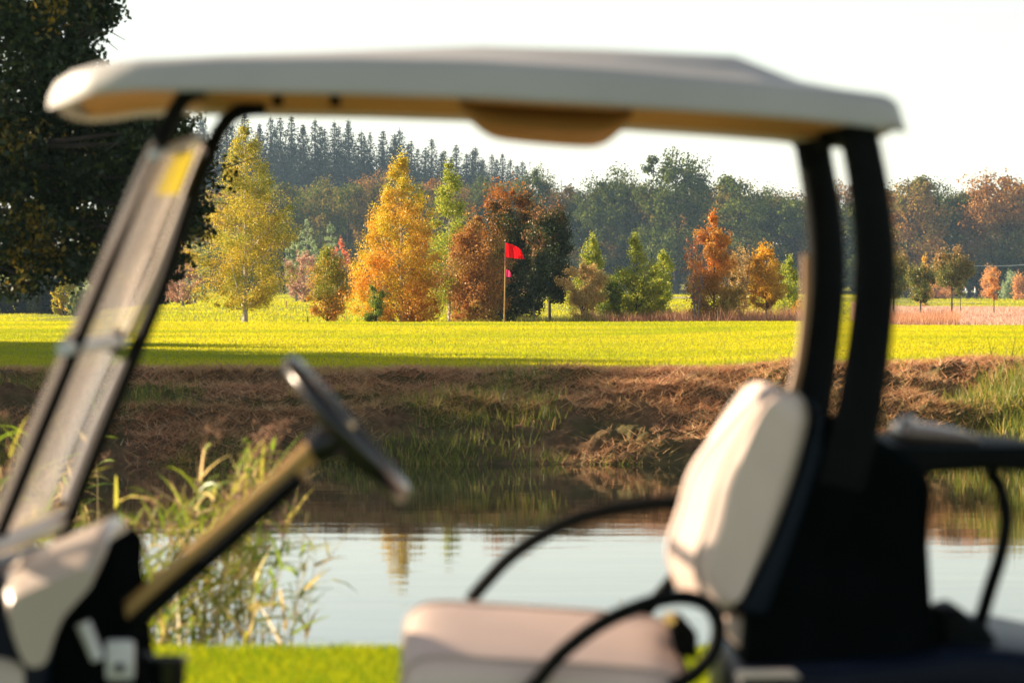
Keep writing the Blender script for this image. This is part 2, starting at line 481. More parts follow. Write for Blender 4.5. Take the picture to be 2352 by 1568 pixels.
H = rng.uniform(.06, .22, len(X)) * (1 + .9 * sstep(4.5, 6.5, X)); W = rng.uniform(.008, .016, len(X))
blades("bank_grass", X, Y, ground_z(X, Y, True) - .01, H, W, M['blade_bankgreen'], .35, 8, label="green grass tufts growing on the far bank")
# rough fringe of russet brush in front of the young trees
def brush(name, us, Y0, Y1, h, n, mat, label, seed):
    r = np.random.default_rng(seed)
    Y = r.uniform(Y0, Y1, n); u = r.uniform(us[0], us[1], n); X = (u - 1176) * Y / FPX
    hh = h * (.45 + .75 * fbm(X * .8, Y * .8, seed, 3)) * r.uniform(.5, 1.1, n)
    return blades(name, X, Y, ground_z(X, Y), hh, r.uniform(.012, .03, n), mat, .28, seed, label=label)
brush("russet_brush", (1360, 1600), 116, 124, .62, 4200, M['blade_brush'], "russet low brush beneath the slim green trees", 51)
brush("russet_brush", (1570, 1850), 116, 126, .72, 4600, M['blade_brush'], "russet low brush below the red and orange trees", 52)
brush("russet_brush", (2020, 2200), 150, 175, .60, 6000, M['blade_brush'], "reddish brush at the right edge of the green", 53)
brush("rough_grass", (1190, 1400), 116, 124, .5, 6000, M['blade_bankgreen'], "dark rough grass below the slim-trunked tree", 54)
brush("rough_grass", (1000, 1200), 114, 119, .30, 4000, M['blade_bankgreen'], "rough grass at the foot of the flag trees", 55)

# ------------------------------------------------------------------ trees
PROF = {
 'birch': lambda t: np.interp(t, [0, .06, .2, .36, .55, .75, .9, 1], [.42, .72, .95, 1.0, .80, .58, .34, .06]),
 'cone':  lambda t: np.interp(t, [0, .08, .2, .4, .6, .8, 1], [.6, .85, 1.0, .95, .70, .40, .05]),
 'oval':  lambda t: np.interp(t, [0, .1, .3, .55, .8, .93, 1], [.35, .75, .97, 1.0, .78, .5, .12]),
 'round': lambda t: np.interp(t, [0, .12, .35, .6, .85, .95, 1], [.30, .75, 1.0, .98, .72, .45, .15]),
 'dome': lambda t: np.interp(t, [0, .1, .3, .55, .75, .9, 1], [.35, .75, .97, 1.0, .9, .66, .34]),
 'vase':  lambda t: np.interp(t, [0, .2, .5, .75, .92, 1], [.35, .6, .92, 1.0, .7, .25]),
 'flame': lambda t: np.interp(t, [0, .1, .3, .5, .7, .85, 1], [.65, .9, 1.0, .82, .58, .36, .06]),
 'column':lambda t: np.interp(t, [0, .1, .5, .85, 1], [.7, 1, .95, .6, .1]),
}
def crown_cloud(rng, prof, z0, z1, rx, nclump, rc, nleaf, hollow=.25, flatz=.75, ry=None, lob=.30, topmin=.30, stray=7, ball=False, ellipsoid=False):
    pf = PROF[prof] if isinstance(prof, str) else prof
    t = rng.random(nclump * 8); keep = rng.random(len(t)) < pf(t) ** 1.3 + .10
    t = t[keep][:nclump]; n = len(t)
    a = rng.uniform(0, 2*np.pi, n)
    rr = np.sqrt(hollow**2 + (1 - hollow**2) * rng.random(n))
    limbs = 0 if stray > 10 else max(7, nclump // 9)
    if limbs:
        lt = (np.arange(limbs) + rng.random(limbs)) / limbs; la = np.arange(limbs) * 2.4 + rng.random(limbs) * .9; ll = rng.uniform(.72, 1.22, limbs)
        pk = pf(lt) + .05; li = rng.choice(limbs, n, p=pk / pk.sum()); f_ = rng.uniform(.30, 1.04, n); use = rng.random(n) < .55
        wr = pf(lt)[li] * ll[li] * f_
        t = np.where(use, np.clip(lt[li] - (1 - f_) * .55 * pf(lt)[li] * rx / max(z1 - z0, .1) + rng.normal(0, .02, n), 0, 1), t)
        a = np.where(use, la[li] + rng.normal(0, .10, n), a)
    lobe = 1 + lob * (1 - .75 * t) * (2 * vnoise(a * 1.6 + 7 * rng.random(), t * 5, rng.integers(999)) - 1)
    rad = pf(t) * rr * lobe * np.clip(1 - rc / rx * .6, .4, 1)
    if limbs: rad = np.where(use, wr * np.clip(1 - rc / rx * .5, .4, 1), rad)
    C = np.stack([rad * rx * np.cos(a), rad * (ry or rx) * np.sin(a), z0 + (z1 - z0) * t], -1)
    if ellipsoid:
        dv = rng.normal(0, 1, (n, 3)); dv /= np.linalg.norm(dv, axis=1)[:, None]; dv = np.sign(dv) * np.abs(dv) ** .7
        bump = 1 + .16 * np.sin(dv[:, 0] * 4 + rng.random() * 6) * np.sin(dv[:, 1] * 4 + rng.random() * 6)
        rr = (hollow ** 3 + (1 - hollow ** 3) * rng.random(n)) ** (1 / 3) * bump; hz_ = (z1 - z0) * .52
        C = dv * rr[:, None] * np.array([rx - rc * .55, rx - rc * .55, hz_ - rc * .55]); C[:, 2] += z1 - hz_; C[:, 2] = np.maximum(C[:, 2], z0 + rc * .4)
        t = np.full(n, .5)
    k = rng.integers(0, n, nleaf)
    scale = rc * (.35 + 1.0 * rng.random(n)) * (topmin + (1 - topmin) * pf(t))
    off = np.clip(rng.normal(0, 1, (nleaf, 3)), -1.9, 1.9) * scale[k][:, None] * np.array([.62, .62, .62 * flatz])
    if ball:      # tight rounded clumps, each made of a few smaller ones
        ns = 11; sd = rng.normal(0, 1, (n, ns, 3)); sd /= np.linalg.norm(sd, axis=2)[:, :, None]; sd[:, :, 2] *= .75
        sub = sd * (scale[:, None] * rng.uniform(.25, .72, (n, ns)))[:, :, None]
        dd = rng.normal(0, 1, (nleaf, 3)); dd /= np.linalg.norm(dd, axis=1)[:, None]
        q_ = rng.integers(0, ns, nleaf); lo_ = dd * (scale[k] * .46 * rng.random(nleaf) ** .4)[:, None]
        off = sub[k, q_] + lo_
    # loose leaves on stray twigs break up the outline
    m = nleaf // stray; j = rng.integers(0, n, m); st = 1 + rng.random(m) * .30
    q = C[j] * np.stack([st, st, np.ones(m)], -1); q[:, 2] += rng.random(m) * rc * 1.1
    off[:m] = 0; P = C[k] + off; P[:m] = q + rng.normal(0, rc * .22, (m, 3))
    d = (off + (lo_ * 2.2 if ball else 0)) + (C[k] - np.array([0, 0, (z0 + z1) * .45])) * .12
    crown_cloud.out = d / (np.linalg.norm(d, axis=1)[:, None] + 1e-6)
    return P, C

def leaves_mesh(name, P, size, aspect, rng, up=0.0, out=None, outw=0.0):
    n = len(P)
    if out is not None and outw > 0:      # leaf faces turn outward from their clump
        nn = out * outw + rng.normal(0, 1, (n, 3)) * (1 - outw); nn /= np.linalg.norm(nn, axis=1)[:, None]
        a = np.cross(nn, rng.normal(0, 1, (n, 3))); a /= np.linalg.norm(a, axis=1)[:, None]
        b = np.cross(nn, a)
    else:
        a = rng.normal(0, 1, (n, 3)); a[:, 2] -= up; a /= np.linalg.norm(a, axis=1)[:, None]
        b = np.cross(a, rng.normal(0, 1, (n, 3))); b /= np.linalg.norm(b, axis=1)[:, None]
    size = np.asarray(size)
    s = (size * rng.uniform(.6, 1.35, n))[:, None]
    a = a * s * .5; b = b * s * .5 * aspect
    V = np.stack([P + a, P + b, P - a, P - b], 1).reshape(-1, 3)
    return np_mesh(name, V, np.arange(4 * n).reshape(-1, 4))

def trunk_mb(rng, h, r0, clumps, z_first, nb, wob=.03, br=.35, seg=7, multi=1, spread=.2):
    mb = MB()
    for s in range(multi):
        ang = 2 * math.pi * s / max(multi, 1) + rng.random()
        tilt = spread if multi > 1 else 0
        pts = []; rad = []
        for i in range(9):
            t = i / 8
            pts.append((tilt * h * t * math.cos(ang) * .6 + rng.normal(0, wob * r0 * 8) * t, tilt * h * t * math.sin(ang) * .6 + rng.normal(0, wob * r0 * 8) * t, -.12 + (h + .12) * t))
            rad.append(r0 * (1.0 - .9 * t) * (1.35 if i == 0 else 1) / (1 if multi == 1 else 1.6))
        mb.tube(pts, rad, seg)
    if nb and len(clumps):
        sel = rng.permutation(len(clumps))[:nb]
        for c in clumps[sel]:
            d = math.hypot(c[0], c[1]); z0 = max(z_first, c[2] - d * (.75 + .5 * rng.random()))
            z0 = min(z0, h * .93); rr = r0 * (1 - .9 * z0 / h) * br + .004
            mid = (c[0] * .5, c[1] * .5, z0 + (c[2] - z0) * .42 + rng.normal(0, .04 * d))
            mb.tube([(0, 0, z0), mid, tuple(c)], [rr, rr * .65, rr * .2], 4, caps=False)
    return mb

def tree(name, label, x, y, h, r, prof, leafmat, barkmat, nleaf, leaf, nclump=90, rc=.45, z_first=.12, trunk_r=None, seed=0,
         hollow=.25, aspect=.62, cat="tree", group=None, nb=26, multi=1, spread=.2, flatz=.75, droop=.3, lob=.3, zbase=None, wob=.03, fine=True):
    rng = np.random.default_rng(seed)
    z = float(ground_z(x, y)) if zbase is None else zbase
    root = empty(name, (x, y, z)); tag(root, label, cat, group)
    if fine: nleaf = int(nleaf * 1.9); leaf *= .68; nclump = int(nclump * 1.35); rc *= .80; lob *= 1.5
    P, C = crown_cloud(rng, prof, h * z_first, h, r, nclump, rc * (1.35 if prof == 'round' and fine else 1), nleaf, hollow, flatz, lob=lob, ball=(prof == 'round' and fine), topmin=.55 if prof in ('round', 'oval') else .3)
    tr = trunk_mb(rng, h * .93, trunk_r or h * .012, C, h * z_first * .8, nb, multi=multi, spread=spread, wob=wob)
    me_t = None
    o = tr.build("trunk", barkmat, None); o.parent = root
    c = link("crown", leaves_mesh("crown", P, leaf, aspect, rng, droop, crown_cloud.out, .42), leafmat); c.parent = root
    return root

# leaf colours
LM = {}
LM['birch_gold'] = leaf_mat('leaves_birch_gold', [(0, (.075, .105, .012)), (.5, (.18, .18, .016)), (1, (.36, .30, .05))],
                            [(0, (.18, .14, .015)), (.5, (.36, .25, .02)), (1, (.46, .33, .05))], mixscale=.9, bias=.54, zgrad=(0, 6.5, .10, -.10), gain=1.95)
LM['gold_green'] = leaf_mat('leaves_gold_green', [(0, (.08, .11, .018)), (.6, (.16, .16, .02)), (1, (.30, .24, .04))],
                            [(0, (.26, .12, .02)), (1, (.42, .20, .03))], mixscale=1.2, bias=.55, zgrad=(0, 2.4, .2, -.2), gain=1.95)
LM['orange_gold'] = leaf_mat('leaves_orange_gold', [(0, (.13, .14, .010)), (.5, (.32, .26, .012)), (1, (.48, .38, .04))],
                             [(0, (.26, .12, .012)), (.5, (.44, .21, .015)), (1, (.52, .30, .05))], mixscale=1.0, bias=.50, zgrad=(0, 5.5, .15, -.15), gain=1.95)
LM['fresh_green'] = leaf_mat('leaves_fresh_green', [(0, (.05, .09, .015)), (.6, (.11, .15, .02)), (1, (.22, .22, .035))], trans=.45)
LM['yellow_green'] = leaf_mat('leaves_yellow_green', [(0, (.08, .12, .015)), (.5, (.18, .20, .02)), (1, (.32, .29, .04))], trans=.5, gain=1.95)
LM['rust'] = leaf_mat('leaves_rust', [(0, (.11, .055, .018)), (.5, (.24, .11, .025)), (1, (.36, .18, .05))],
                      [(0, (.10, .09, .02)), (1, (.18, .14, .03))], mixscale=1.1, bias=.60, gain=1.95)
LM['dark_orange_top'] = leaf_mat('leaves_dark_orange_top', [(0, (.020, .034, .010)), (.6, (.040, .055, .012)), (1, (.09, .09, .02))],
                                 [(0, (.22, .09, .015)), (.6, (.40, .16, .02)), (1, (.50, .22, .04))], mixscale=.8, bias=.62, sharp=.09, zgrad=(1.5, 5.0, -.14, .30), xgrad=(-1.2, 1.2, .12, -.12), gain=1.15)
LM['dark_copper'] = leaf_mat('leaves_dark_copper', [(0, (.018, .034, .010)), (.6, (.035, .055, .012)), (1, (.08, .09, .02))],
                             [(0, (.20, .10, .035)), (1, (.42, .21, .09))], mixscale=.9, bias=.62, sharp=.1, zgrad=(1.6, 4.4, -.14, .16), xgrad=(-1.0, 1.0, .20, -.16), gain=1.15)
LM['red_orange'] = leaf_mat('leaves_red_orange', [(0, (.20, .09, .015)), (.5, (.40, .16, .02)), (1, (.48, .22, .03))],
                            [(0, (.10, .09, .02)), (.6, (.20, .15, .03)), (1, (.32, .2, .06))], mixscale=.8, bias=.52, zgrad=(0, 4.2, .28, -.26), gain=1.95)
LM['red_sparse'] = leaf_mat('leaves_red_sparse', [(0, (.20, .08, .03)), (1, (.36, .16, .07))], gain=1.2)
LM['tan_shrub'] = leaf_mat('leaves_tan_shrub', [(0, (.16, .12, .04)), (.5, (.28, .20, .07)), (1, (.42, .30, .15))], trans=.4, gain=1.95)
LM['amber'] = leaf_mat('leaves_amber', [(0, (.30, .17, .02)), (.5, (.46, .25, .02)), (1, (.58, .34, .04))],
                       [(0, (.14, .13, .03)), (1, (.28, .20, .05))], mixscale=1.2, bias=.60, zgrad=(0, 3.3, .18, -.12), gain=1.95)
LM['pale_willow'] = leaf_mat('leaves_pale_willow', [(0, (.12, .17, .08)), (.5, (.20, .25, .13)), (1, (.32, .35, .20))], trans=.45)
LM['pink_brown'] = leaf_mat('leaves_pink_brown', [(0, (.22, .13, .09)), (.5, (.34, .21, .14)), (1, (.44, .29, .2))], trans=.4)
LM['coral'] = leaf_mat('leaves_coral', [(0, (.40, .12, .06)), (1, (.58, .24, .12))],
                       [(0, (.08, .13, .05)), (1, (.18, .2, .08))], mixscale=.35, bias=.50, zgrad=(0, 6.0, .30, -.30))
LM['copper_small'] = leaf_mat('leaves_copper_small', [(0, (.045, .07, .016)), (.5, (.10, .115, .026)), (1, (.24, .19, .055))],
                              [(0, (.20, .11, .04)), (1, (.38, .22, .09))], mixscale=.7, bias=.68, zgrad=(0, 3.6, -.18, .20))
LM['orange_far'] = leaf_mat('leaves_orange_far', [(0, (.28, .15, .05)), (.5, (.42, .22, .07)), (1, (.5, .3, .12))], trans=.45)
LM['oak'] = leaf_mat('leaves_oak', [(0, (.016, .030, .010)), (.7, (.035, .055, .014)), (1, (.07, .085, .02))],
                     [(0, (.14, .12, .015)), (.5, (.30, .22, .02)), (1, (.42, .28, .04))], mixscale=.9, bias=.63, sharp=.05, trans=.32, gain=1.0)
FOREST_A = [(0, (.044, .066, .018)), (.5, (.088, .108, .026)), (1, (.155, .165, .045))]
FOREST_B = [(0, (.13, .085, .03)), (.5, (.24, .14, .05)), (1, (.33, .20, .08))]
LM['forest'] = leaf_mat('leaves_forest', FOREST_A, FOREST_B, mixscale=.10, bias=.54, sharp=.16, objvar=.30, trans=.2, gloss=0, gain=1.6, sat=1.35)
LM['forest_green'] = leaf_mat('leaves_forest_green', FOREST_A, FOREST_B, mixscale=.12, bias=.70, sharp=.12, objvar=.16, trans=.2, gloss=0, gain=1.12, sat=1.3)
LM['forest_orange'] = leaf_mat('leaves_forest_orange', [(0, (.22, .11, .03)), (.5, (.36, .19, .05)), (1, (.45, .26, .09))],
                               FOREST_A, mixscale=.12, bias=.52, sharp=.1, zgrad=(2, 18, .22, -.20), trans=.15, gloss=0, gain=1.15)
LM['spruce'] = leaf_mat('needles_spruce', [(0, (.018, .032, .018)), (.6, (.035, .052, .028)), (1, (.06, .075, .04))], trans=.1, gloss=0, gain=.8, sat=1.0)
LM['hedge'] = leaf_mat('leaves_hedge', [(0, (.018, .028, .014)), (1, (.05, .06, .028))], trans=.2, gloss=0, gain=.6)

def at(u, Y): return (u - 1176.0) * Y / FPX
def htree(u, Y, vt): return CAM_Z - (vt - 708.0) * Y / FPX - float(ground_z(at(u, Y), Y))
def px(p, Y): return p * Y / FPX

def T(name, label, u, vt, hw, Y, prof, lm, bark, nleaf, leaf, **k):
    return tree(name, label, at(u, Y), Y, htree(u, Y, vt), px(hw, Y), prof, LM[lm], M[bark], nleaf, leaf, **k)

T("birch_tree", "tall golden birch with a white trunk standing alone at the left of the green", 563, 296, 128, 135, 'birch', 'birch_gold', 'bark_birch', 30000, .085, nclump=230, rc=.42, z_first=.10, trunk_r=.085, seed=101, nb=60, hollow=.1, lob=.35)
T("small_tree", "small bushy green and orange tree right of the tall birch", 752, 575, 56, 122, 'oval', 'gold_green', 'bark', 10000, .075, nclump=90, rc=.26, z_first=.10, trunk_r=.035, seed=102, nb=30)
T("birch_tree", "broad golden orange birch left of the flag with leaves down to the ground", 922, 366, 124, 118, 'cone', 'orange_gold', 'bark_birch', 30000, .085, nclump=220, rc=.36, z_first=.02, trunk_r=.06, seed=103, nb=60, hollow=.1, lob=.35)
T("birch_tree", "slender green birch just behind the broad golden orange birch", 1032, 372, 62, 140, 'birch', 'yellow_green', 'bark_birch', 12000, .09, nclump=110, rc=.40, z_first=.1, trunk_r=.06, seed=104, nb=30)
T("shrub", "low green shrub at the left foot of the golden orange birch", 862, 655, 32, 115, 'round', 'fresh_green', 'bark', 2600, .07, nclump=30, rc=.18, z_first=.04, trunk_r=.02, seed=131, multi=4, cat="shrub")
T("maple_tree", "rust brown tree just left of the red flag", 1093, 520, 82, 116, 'oval', 'rust', 'bark', 20000, .085, nclump=140, rc=.32, z_first=.03, trunk_r=.05, seed=105, nb=40, hollow=.1)
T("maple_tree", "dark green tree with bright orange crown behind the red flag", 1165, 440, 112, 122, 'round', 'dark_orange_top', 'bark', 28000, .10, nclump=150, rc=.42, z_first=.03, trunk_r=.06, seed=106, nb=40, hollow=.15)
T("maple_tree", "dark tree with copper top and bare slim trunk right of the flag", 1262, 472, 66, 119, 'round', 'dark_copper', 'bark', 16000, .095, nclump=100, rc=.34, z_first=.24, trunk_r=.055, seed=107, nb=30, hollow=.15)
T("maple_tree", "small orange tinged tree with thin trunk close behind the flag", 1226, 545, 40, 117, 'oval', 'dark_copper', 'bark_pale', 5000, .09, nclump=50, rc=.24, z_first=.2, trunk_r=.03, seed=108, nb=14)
T("young_tree", "pale yellow green young tree rising behind the tan shrub", 1362, 545, 56, 128, 'cone', 'yellow_green', 'bark', 11000, .075, nclump=90, rc=.27, z_first=.1, trunk_r=.035, seed=109, nb=30)
T("shrub", "tan leaved many-stemmed shrub between flag and slim green trees", 1342, 610, 58, 117, 'vase', 'tan_shrub', 'bark', 9000, .07, nclump=90, rc=.20, z_first=.10, trunk_r=.03, seed=110, nb=40, multi=6, spread=.28, cat="shrub")
T("shrub", "dark green shrub between the tan shrub and the pointed green tree", 1408, 640, 36, 119, 'round', 'fresh_green', 'bark', 5000, .075, nclump=40, rc=.22, z_first=.05, trunk_r=.02, seed=132, multi=3, cat="shrub")
T("young_tree", "bright green pointed young tree with leaves near the ground", 1462, 545, 66, 120, 'flame', 'yellow_green', 'bark', 14000, .08, nclump=100, rc=.28, z_first=.05, trunk_r=.04, seed=111, nb=30)
T("young_tree", "slim green young tree on the right of the pointed green tree", 1524, 582, 36, 132, 'column', 'yellow_green', 'bark', 6000, .08, nclump=50, rc=.25, z_first=.12, trunk_r=.03, seed=112, nb=20)
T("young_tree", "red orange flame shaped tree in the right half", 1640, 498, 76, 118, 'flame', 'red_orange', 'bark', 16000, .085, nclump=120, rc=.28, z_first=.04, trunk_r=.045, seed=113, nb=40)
T("bare_tree", "nearly bare tree with reddish twigs left of the red orange tree", 1600, 540, 34, 117, 'vase', 'red_sparse', 'bark_pale', 900, .07, nclump=60, rc=.13, z_first=.2, trunk_r=.035, seed=114, nb=50, multi=4, spread=.22, hollow=.5)
T("shrub", "wispy tan shrub leaning right between red orange and amber trees", 1703, 568, 38, 121, 'vase', 'tan_shrub', 'bark', 4200, .065, nclump=80, rc=.18, z_first=.12, trunk_r=.03, seed=115, nb=50, multi=5, spread=.22, cat="shrub")
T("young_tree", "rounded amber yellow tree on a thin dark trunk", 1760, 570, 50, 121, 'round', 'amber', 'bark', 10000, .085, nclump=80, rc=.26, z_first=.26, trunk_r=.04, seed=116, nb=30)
T("young_tree", "pale green young tree behind the amber yellow tree", 1812, 588, 34, 134, 'cone', 'yellow_green', 'bark', 7000, .08, nclump=60, rc=.27, z_first=.12, trunk_r=.03, seed=117, nb=20)
T("shrub", "small yellow shrub in the russet brush beside the cart's rear post", 1835, 690, 20, 123, 'round', 'amber', 'bark', 1500, .06, nclump=20, rc=.13, z_first=.05, trunk_r=.015, seed=133, multi=3, cat="shrub")
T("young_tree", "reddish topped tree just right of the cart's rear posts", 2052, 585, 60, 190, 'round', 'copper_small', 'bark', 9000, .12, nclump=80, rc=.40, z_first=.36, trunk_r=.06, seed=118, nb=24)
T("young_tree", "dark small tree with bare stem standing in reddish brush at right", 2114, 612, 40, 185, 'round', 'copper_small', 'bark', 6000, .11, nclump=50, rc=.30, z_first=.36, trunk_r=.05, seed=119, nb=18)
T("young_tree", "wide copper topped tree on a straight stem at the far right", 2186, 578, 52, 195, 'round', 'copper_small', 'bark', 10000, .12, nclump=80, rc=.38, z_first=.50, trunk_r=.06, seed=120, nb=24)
T("sapling", "thin orange sapling standing in the pink dry grass field", 2283, 615, 22, 205, 'oval', 'orange_far', 'bark', 1500, .10, nclump=26, rc=.2, z_first=.35, trunk_r=.035, seed=121, nb=14)
T("sapling", "slim leaning sapling behind the wide copper topped tree", 2206, 640, 16, 215, 'oval', 'copper_small', 'bark', 900, .10, nclump=20, rc=.16, z_first=.55, trunk_r=.03, seed=122, nb=14)
T("shrub", "yellow shrub between the dark small tree and copper tree at right", 2125, 592, 22, 300, 'cone', 'amber', 'bark', 3000, .16, nclump=40, rc=.5, z_first=.05, trunk_r=.05, seed=123, multi=3, cat="shrub")
T("shrub", "orange far shrub right of the two walkers", 2272, 625, 26, 540, 'round', 'orange_far', 'bark', 4000, .28, nclump=50, rc=.9, z_first=.02, trunk_r=.08, seed=124, multi=3, cat="shrub")
T("shrub", "orange brown far shrub at the right picture edge", 2345, 640, 26, 500, 'round', 'orange_far', 'bark', 3500, .28, nclump=50, rc=.9, z_first=.02, trunk_r=.08, seed=125, multi=3, cat="shrub")
T("shrub", "pale green far shrub near the right picture edge under the cable", 2322, 625, 26, 530, 'cone', 'pale_willow', 'bark', 3000, .28, nclump=50, rc=.9, z_first=.02, trunk_r=.08, seed=126, multi=3, cat="shrub")
T("shrub", "orange far shrub left of the two walkers", 2150, 640, 56, 530, 'round', 'orange_far', 'bark', 5000, .26, nclump=60, rc=.9, z_first=.02, trunk_r=.08, seed=127, multi=3, cat="shrub")
# middle distance, left
for i, (u, vt, hw, Y, pf, lm, lab) in enumerate([
    (705, 508, 42, 330, 'flame', 'pale_willow', "pale grey green willow directly right of the tall birch"),
    (760, 512, 38, 345, 'flame', 'pale_willow', "pale grey green willow above the small bushy tree"),
    (680, 545, 30, 320, 'round', 'pale_willow', "low pale willow touching the tall birch crown"),
    (700, 585, 52, 300, 'round', 'pink_brown', "pinkish brown far bush behind the tall birch's right side"),
    (785, 556, 44, 290, 'round', 'coral', "coral red topped tree behind the small bushy tree"),
    (420, 575, 52, 250, 'round', 'pink_brown', "pinkish brown bush left of the tall birch"),
    (448, 480, 40, 300, 'flame', 'pale_willow', "pale green tree peeping out left behind the tall birch"),
    (150, 610, 34, 230, 'birch', 'birch_gold', "small yellow birch under the dark oak at the left"),
    (205, 590, 36, 225, 'birch', 'pale_willow', "pale slender birch left of the cart windshield"),
    (178, 670, 26, 222, 'round', 'coral', "small red orange bush under the dark oak"),
    (1240, 655, 60, 420, 'round', 'pink_brown', "far pinkish bush behind the slim trunk right of the flag"),
]):
    T("far_tree" if 'bush' not in lab else "shrub", lab, u, vt, hw, Y, pf, lm, 'bark_pale', 6500, .16, nclump=80, rc=px(hw, Y) * .22, z_first=.06, trunk_r=.09, seed=140 + i, cat="tree" if 'bush' not in lab else "shrub")
# dark hedge block at the far left
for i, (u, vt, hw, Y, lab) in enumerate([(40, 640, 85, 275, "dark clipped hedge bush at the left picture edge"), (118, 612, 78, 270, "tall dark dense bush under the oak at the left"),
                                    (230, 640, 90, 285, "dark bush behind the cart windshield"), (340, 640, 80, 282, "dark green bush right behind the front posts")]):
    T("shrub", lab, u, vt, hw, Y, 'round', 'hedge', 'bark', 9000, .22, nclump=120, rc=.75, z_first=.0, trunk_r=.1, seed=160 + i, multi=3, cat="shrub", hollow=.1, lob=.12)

# ------------------------------------------------------------------ the wood behind: individual trees that share meshes
def proto(prof, h, r, nleaf, leaf, nclump, rc, z_first, lm, bark, seed, trunk_r, nb=20, flatz=.75, aspect=.7, lob=.4, hollow=.35):
    rng = np.random.default_rng(seed)
    P, C = crown_cloud(rng, prof, h * z_first, h * .95, r, nclump, rc, nleaf, hollow, flatz, lob=lob, topmin=.75, stray=400, ball=True, ellipsoid=True)
    cm = leaves_mesh("crown", P, leaf, aspect, rng, .2, crown_cloud.out, .68)
    mb = trunk_mb(rng, h * .9, trunk_r, C, h * z_first * .7, nb, seg=6)
    bm = bmesh.new(); vv = [bm.verts.new(p) for p in mb.v]
    for f in mb.f: bm.faces.new([vv[i] for i in f])
    tm = bpy.data.meshes.new("trunk"); bm.to_mesh(tm); bm.free()
    tm.materials.append(bark)
    return tm, cm, lm
def place(pr, name, label, x, y, h_scale, w_scale, rot, group, lm=None):
    tm, cm, dlm = pr
    root = empty(name, (x, y, float(ground_z(x, y)))); tag(root, label, "tree", group)
    root.rotation_euler = (0, 0, rot); root.scale = (w_scale, w_scale, h_scale)
    t = bpy.data.objects.new("trunk", tm); col.objects.link(t); t.parent = root
    c = bpy.data.objects.new("crown", cm); col.objects.link(c); c.parent = root
    if not cm.materials: cm.materials.append(dlm)
    if lm is not None:
        c.material_slots[0].link = 'OBJECT'; c.material_slots[0].material = lm
    return root
broad = [proto('dome', 20, 6.0, 22000, .38, 95, 2.35, .03, LM['forest'], M['bark'], 200 + i, .38, 16, hollow=.55, lob=.35) for i in range(5)]
ORD = ["first", "second", "third", "fourth", "fifth", "sixth", "seventh", "eighth", "ninth", "tenth", "eleventh", "twelfth",
       "thirteenth", "fourteenth", "fifteenth", "sixteenth", "seventeenth", "eighteenth", "nineteenth", "twentieth", "twenty-first", "twenty-second", "twenty-third", "twenty-fourth",
       "twenty-fifth", "twenty-sixth", "twenty-seventh", "twenty-eighth", "twenty-ninth", "thirtieth"]
rngf = np.random.default_rng(77)
# front row: outline of the wood as (u, v_top, half width px, kind)
front = [(470, 420, 60, 'forest'), (560, 400, 60, 'forest'), (650, 392, 58, 'forest'), (735, 388, 55, 'forest'), (800, 384, 50, 'forest'), (872, 378, 55, 'forest'), (950, 384, 55, 'forest'),
         (1020, 380, 50, 'forest_orange'), (1095, 385, 55, 'forest_green'), (1165, 378, 55, 'forest'), (1222, 364, 46, 'forest_green'), (1290, 380, 56, 'forest'),
         (1350, 398, 52, 'forest_green'), (1418, 360, 58, 'forest_green'), (1480, 392, 50, 'forest_green'), (1552, 328, 72, 'forest_green'), (1640, 388, 55, 'forest_green'), (1700, 372, 66, 'forest'),
         (1770, 408, 48, 'forest_green'), (1850, 420, 60, 'forest'), (1925, 400, 52, 'forest'), (2005, 395, 60, 'forest_green'), (2085, 370, 70, 'forest'), (2155, 395, 52, 'forest_green'), (2225, 402, 55, 'forest'),
         (2300, 378, 78, 'forest_orange'), (2385, 395, 70, 'forest')]
front_tint = {'forest': 'olive and brown', 'forest_green': 'dark green', 'forest_orange': 'orange brown'}
for i, (u, vt, hw, kind) in enumerate(front):
    Y = 585 + rngf.uniform(-14, 14) - (15 if kind == 'forest_orange' else 0) - (12 if hw > 65 else 0)
    x = at(u, Y); h = htree(u, Y, vt)
    place(broad[i % 5], "forest_tree", f"{front_tint[kind]} broadleaf tree, {ORD[i]} from the left along the front of the wood",
          x, Y, h / 20.2, px(hw, Y) / 6.0 * 1.36, rngf.uniform(0, 6.28), "broadleaf trees along the front of the wood", LM[kind])
# lower understorey in front of the wood and second row filling behind it
for i in range(22):
    u = 420 + i * 92 + rngf.uniform(-18, 18); Y = 566 + rngf.uniform(-6, 6)
    place(broad[(i + 2) % 5], "forest_tree", f"low dark edge tree, {ORD[i]} from the left beneath the tall broadleaf trees",
          at(u, Y), Y, htree(u, Y, 560 + rngf.uniform(-30, 40)) / 20.2, rngf.uniform(.55, .75), rngf.uniform(0, 6.28), "low trees at the foot of the wood", LM['forest_green'])
for i in range(24):
    u = 380 + i * 86 + rngf.uniform(-15, 15); Y = 622 + rngf.uniform(-8, 8)
    vt = np.interp(u, [400, 1100, 1300, 1900, 2352], [405, 400, 400, 425, 412]) + rngf.uniform(-10, 14)
    place(broad[(i + 1) % 5], "forest_tree", "olive broadleaf tree in the second row of the wood, mostly hidden by the front row",
          at(u, Y), Y, htree(u, Y, vt) / 20.2, rngf.uniform(1.0, 1.3), rngf.uniform(0, 6.28), "broadleaf trees in the second row of the wood", LM['forest'])

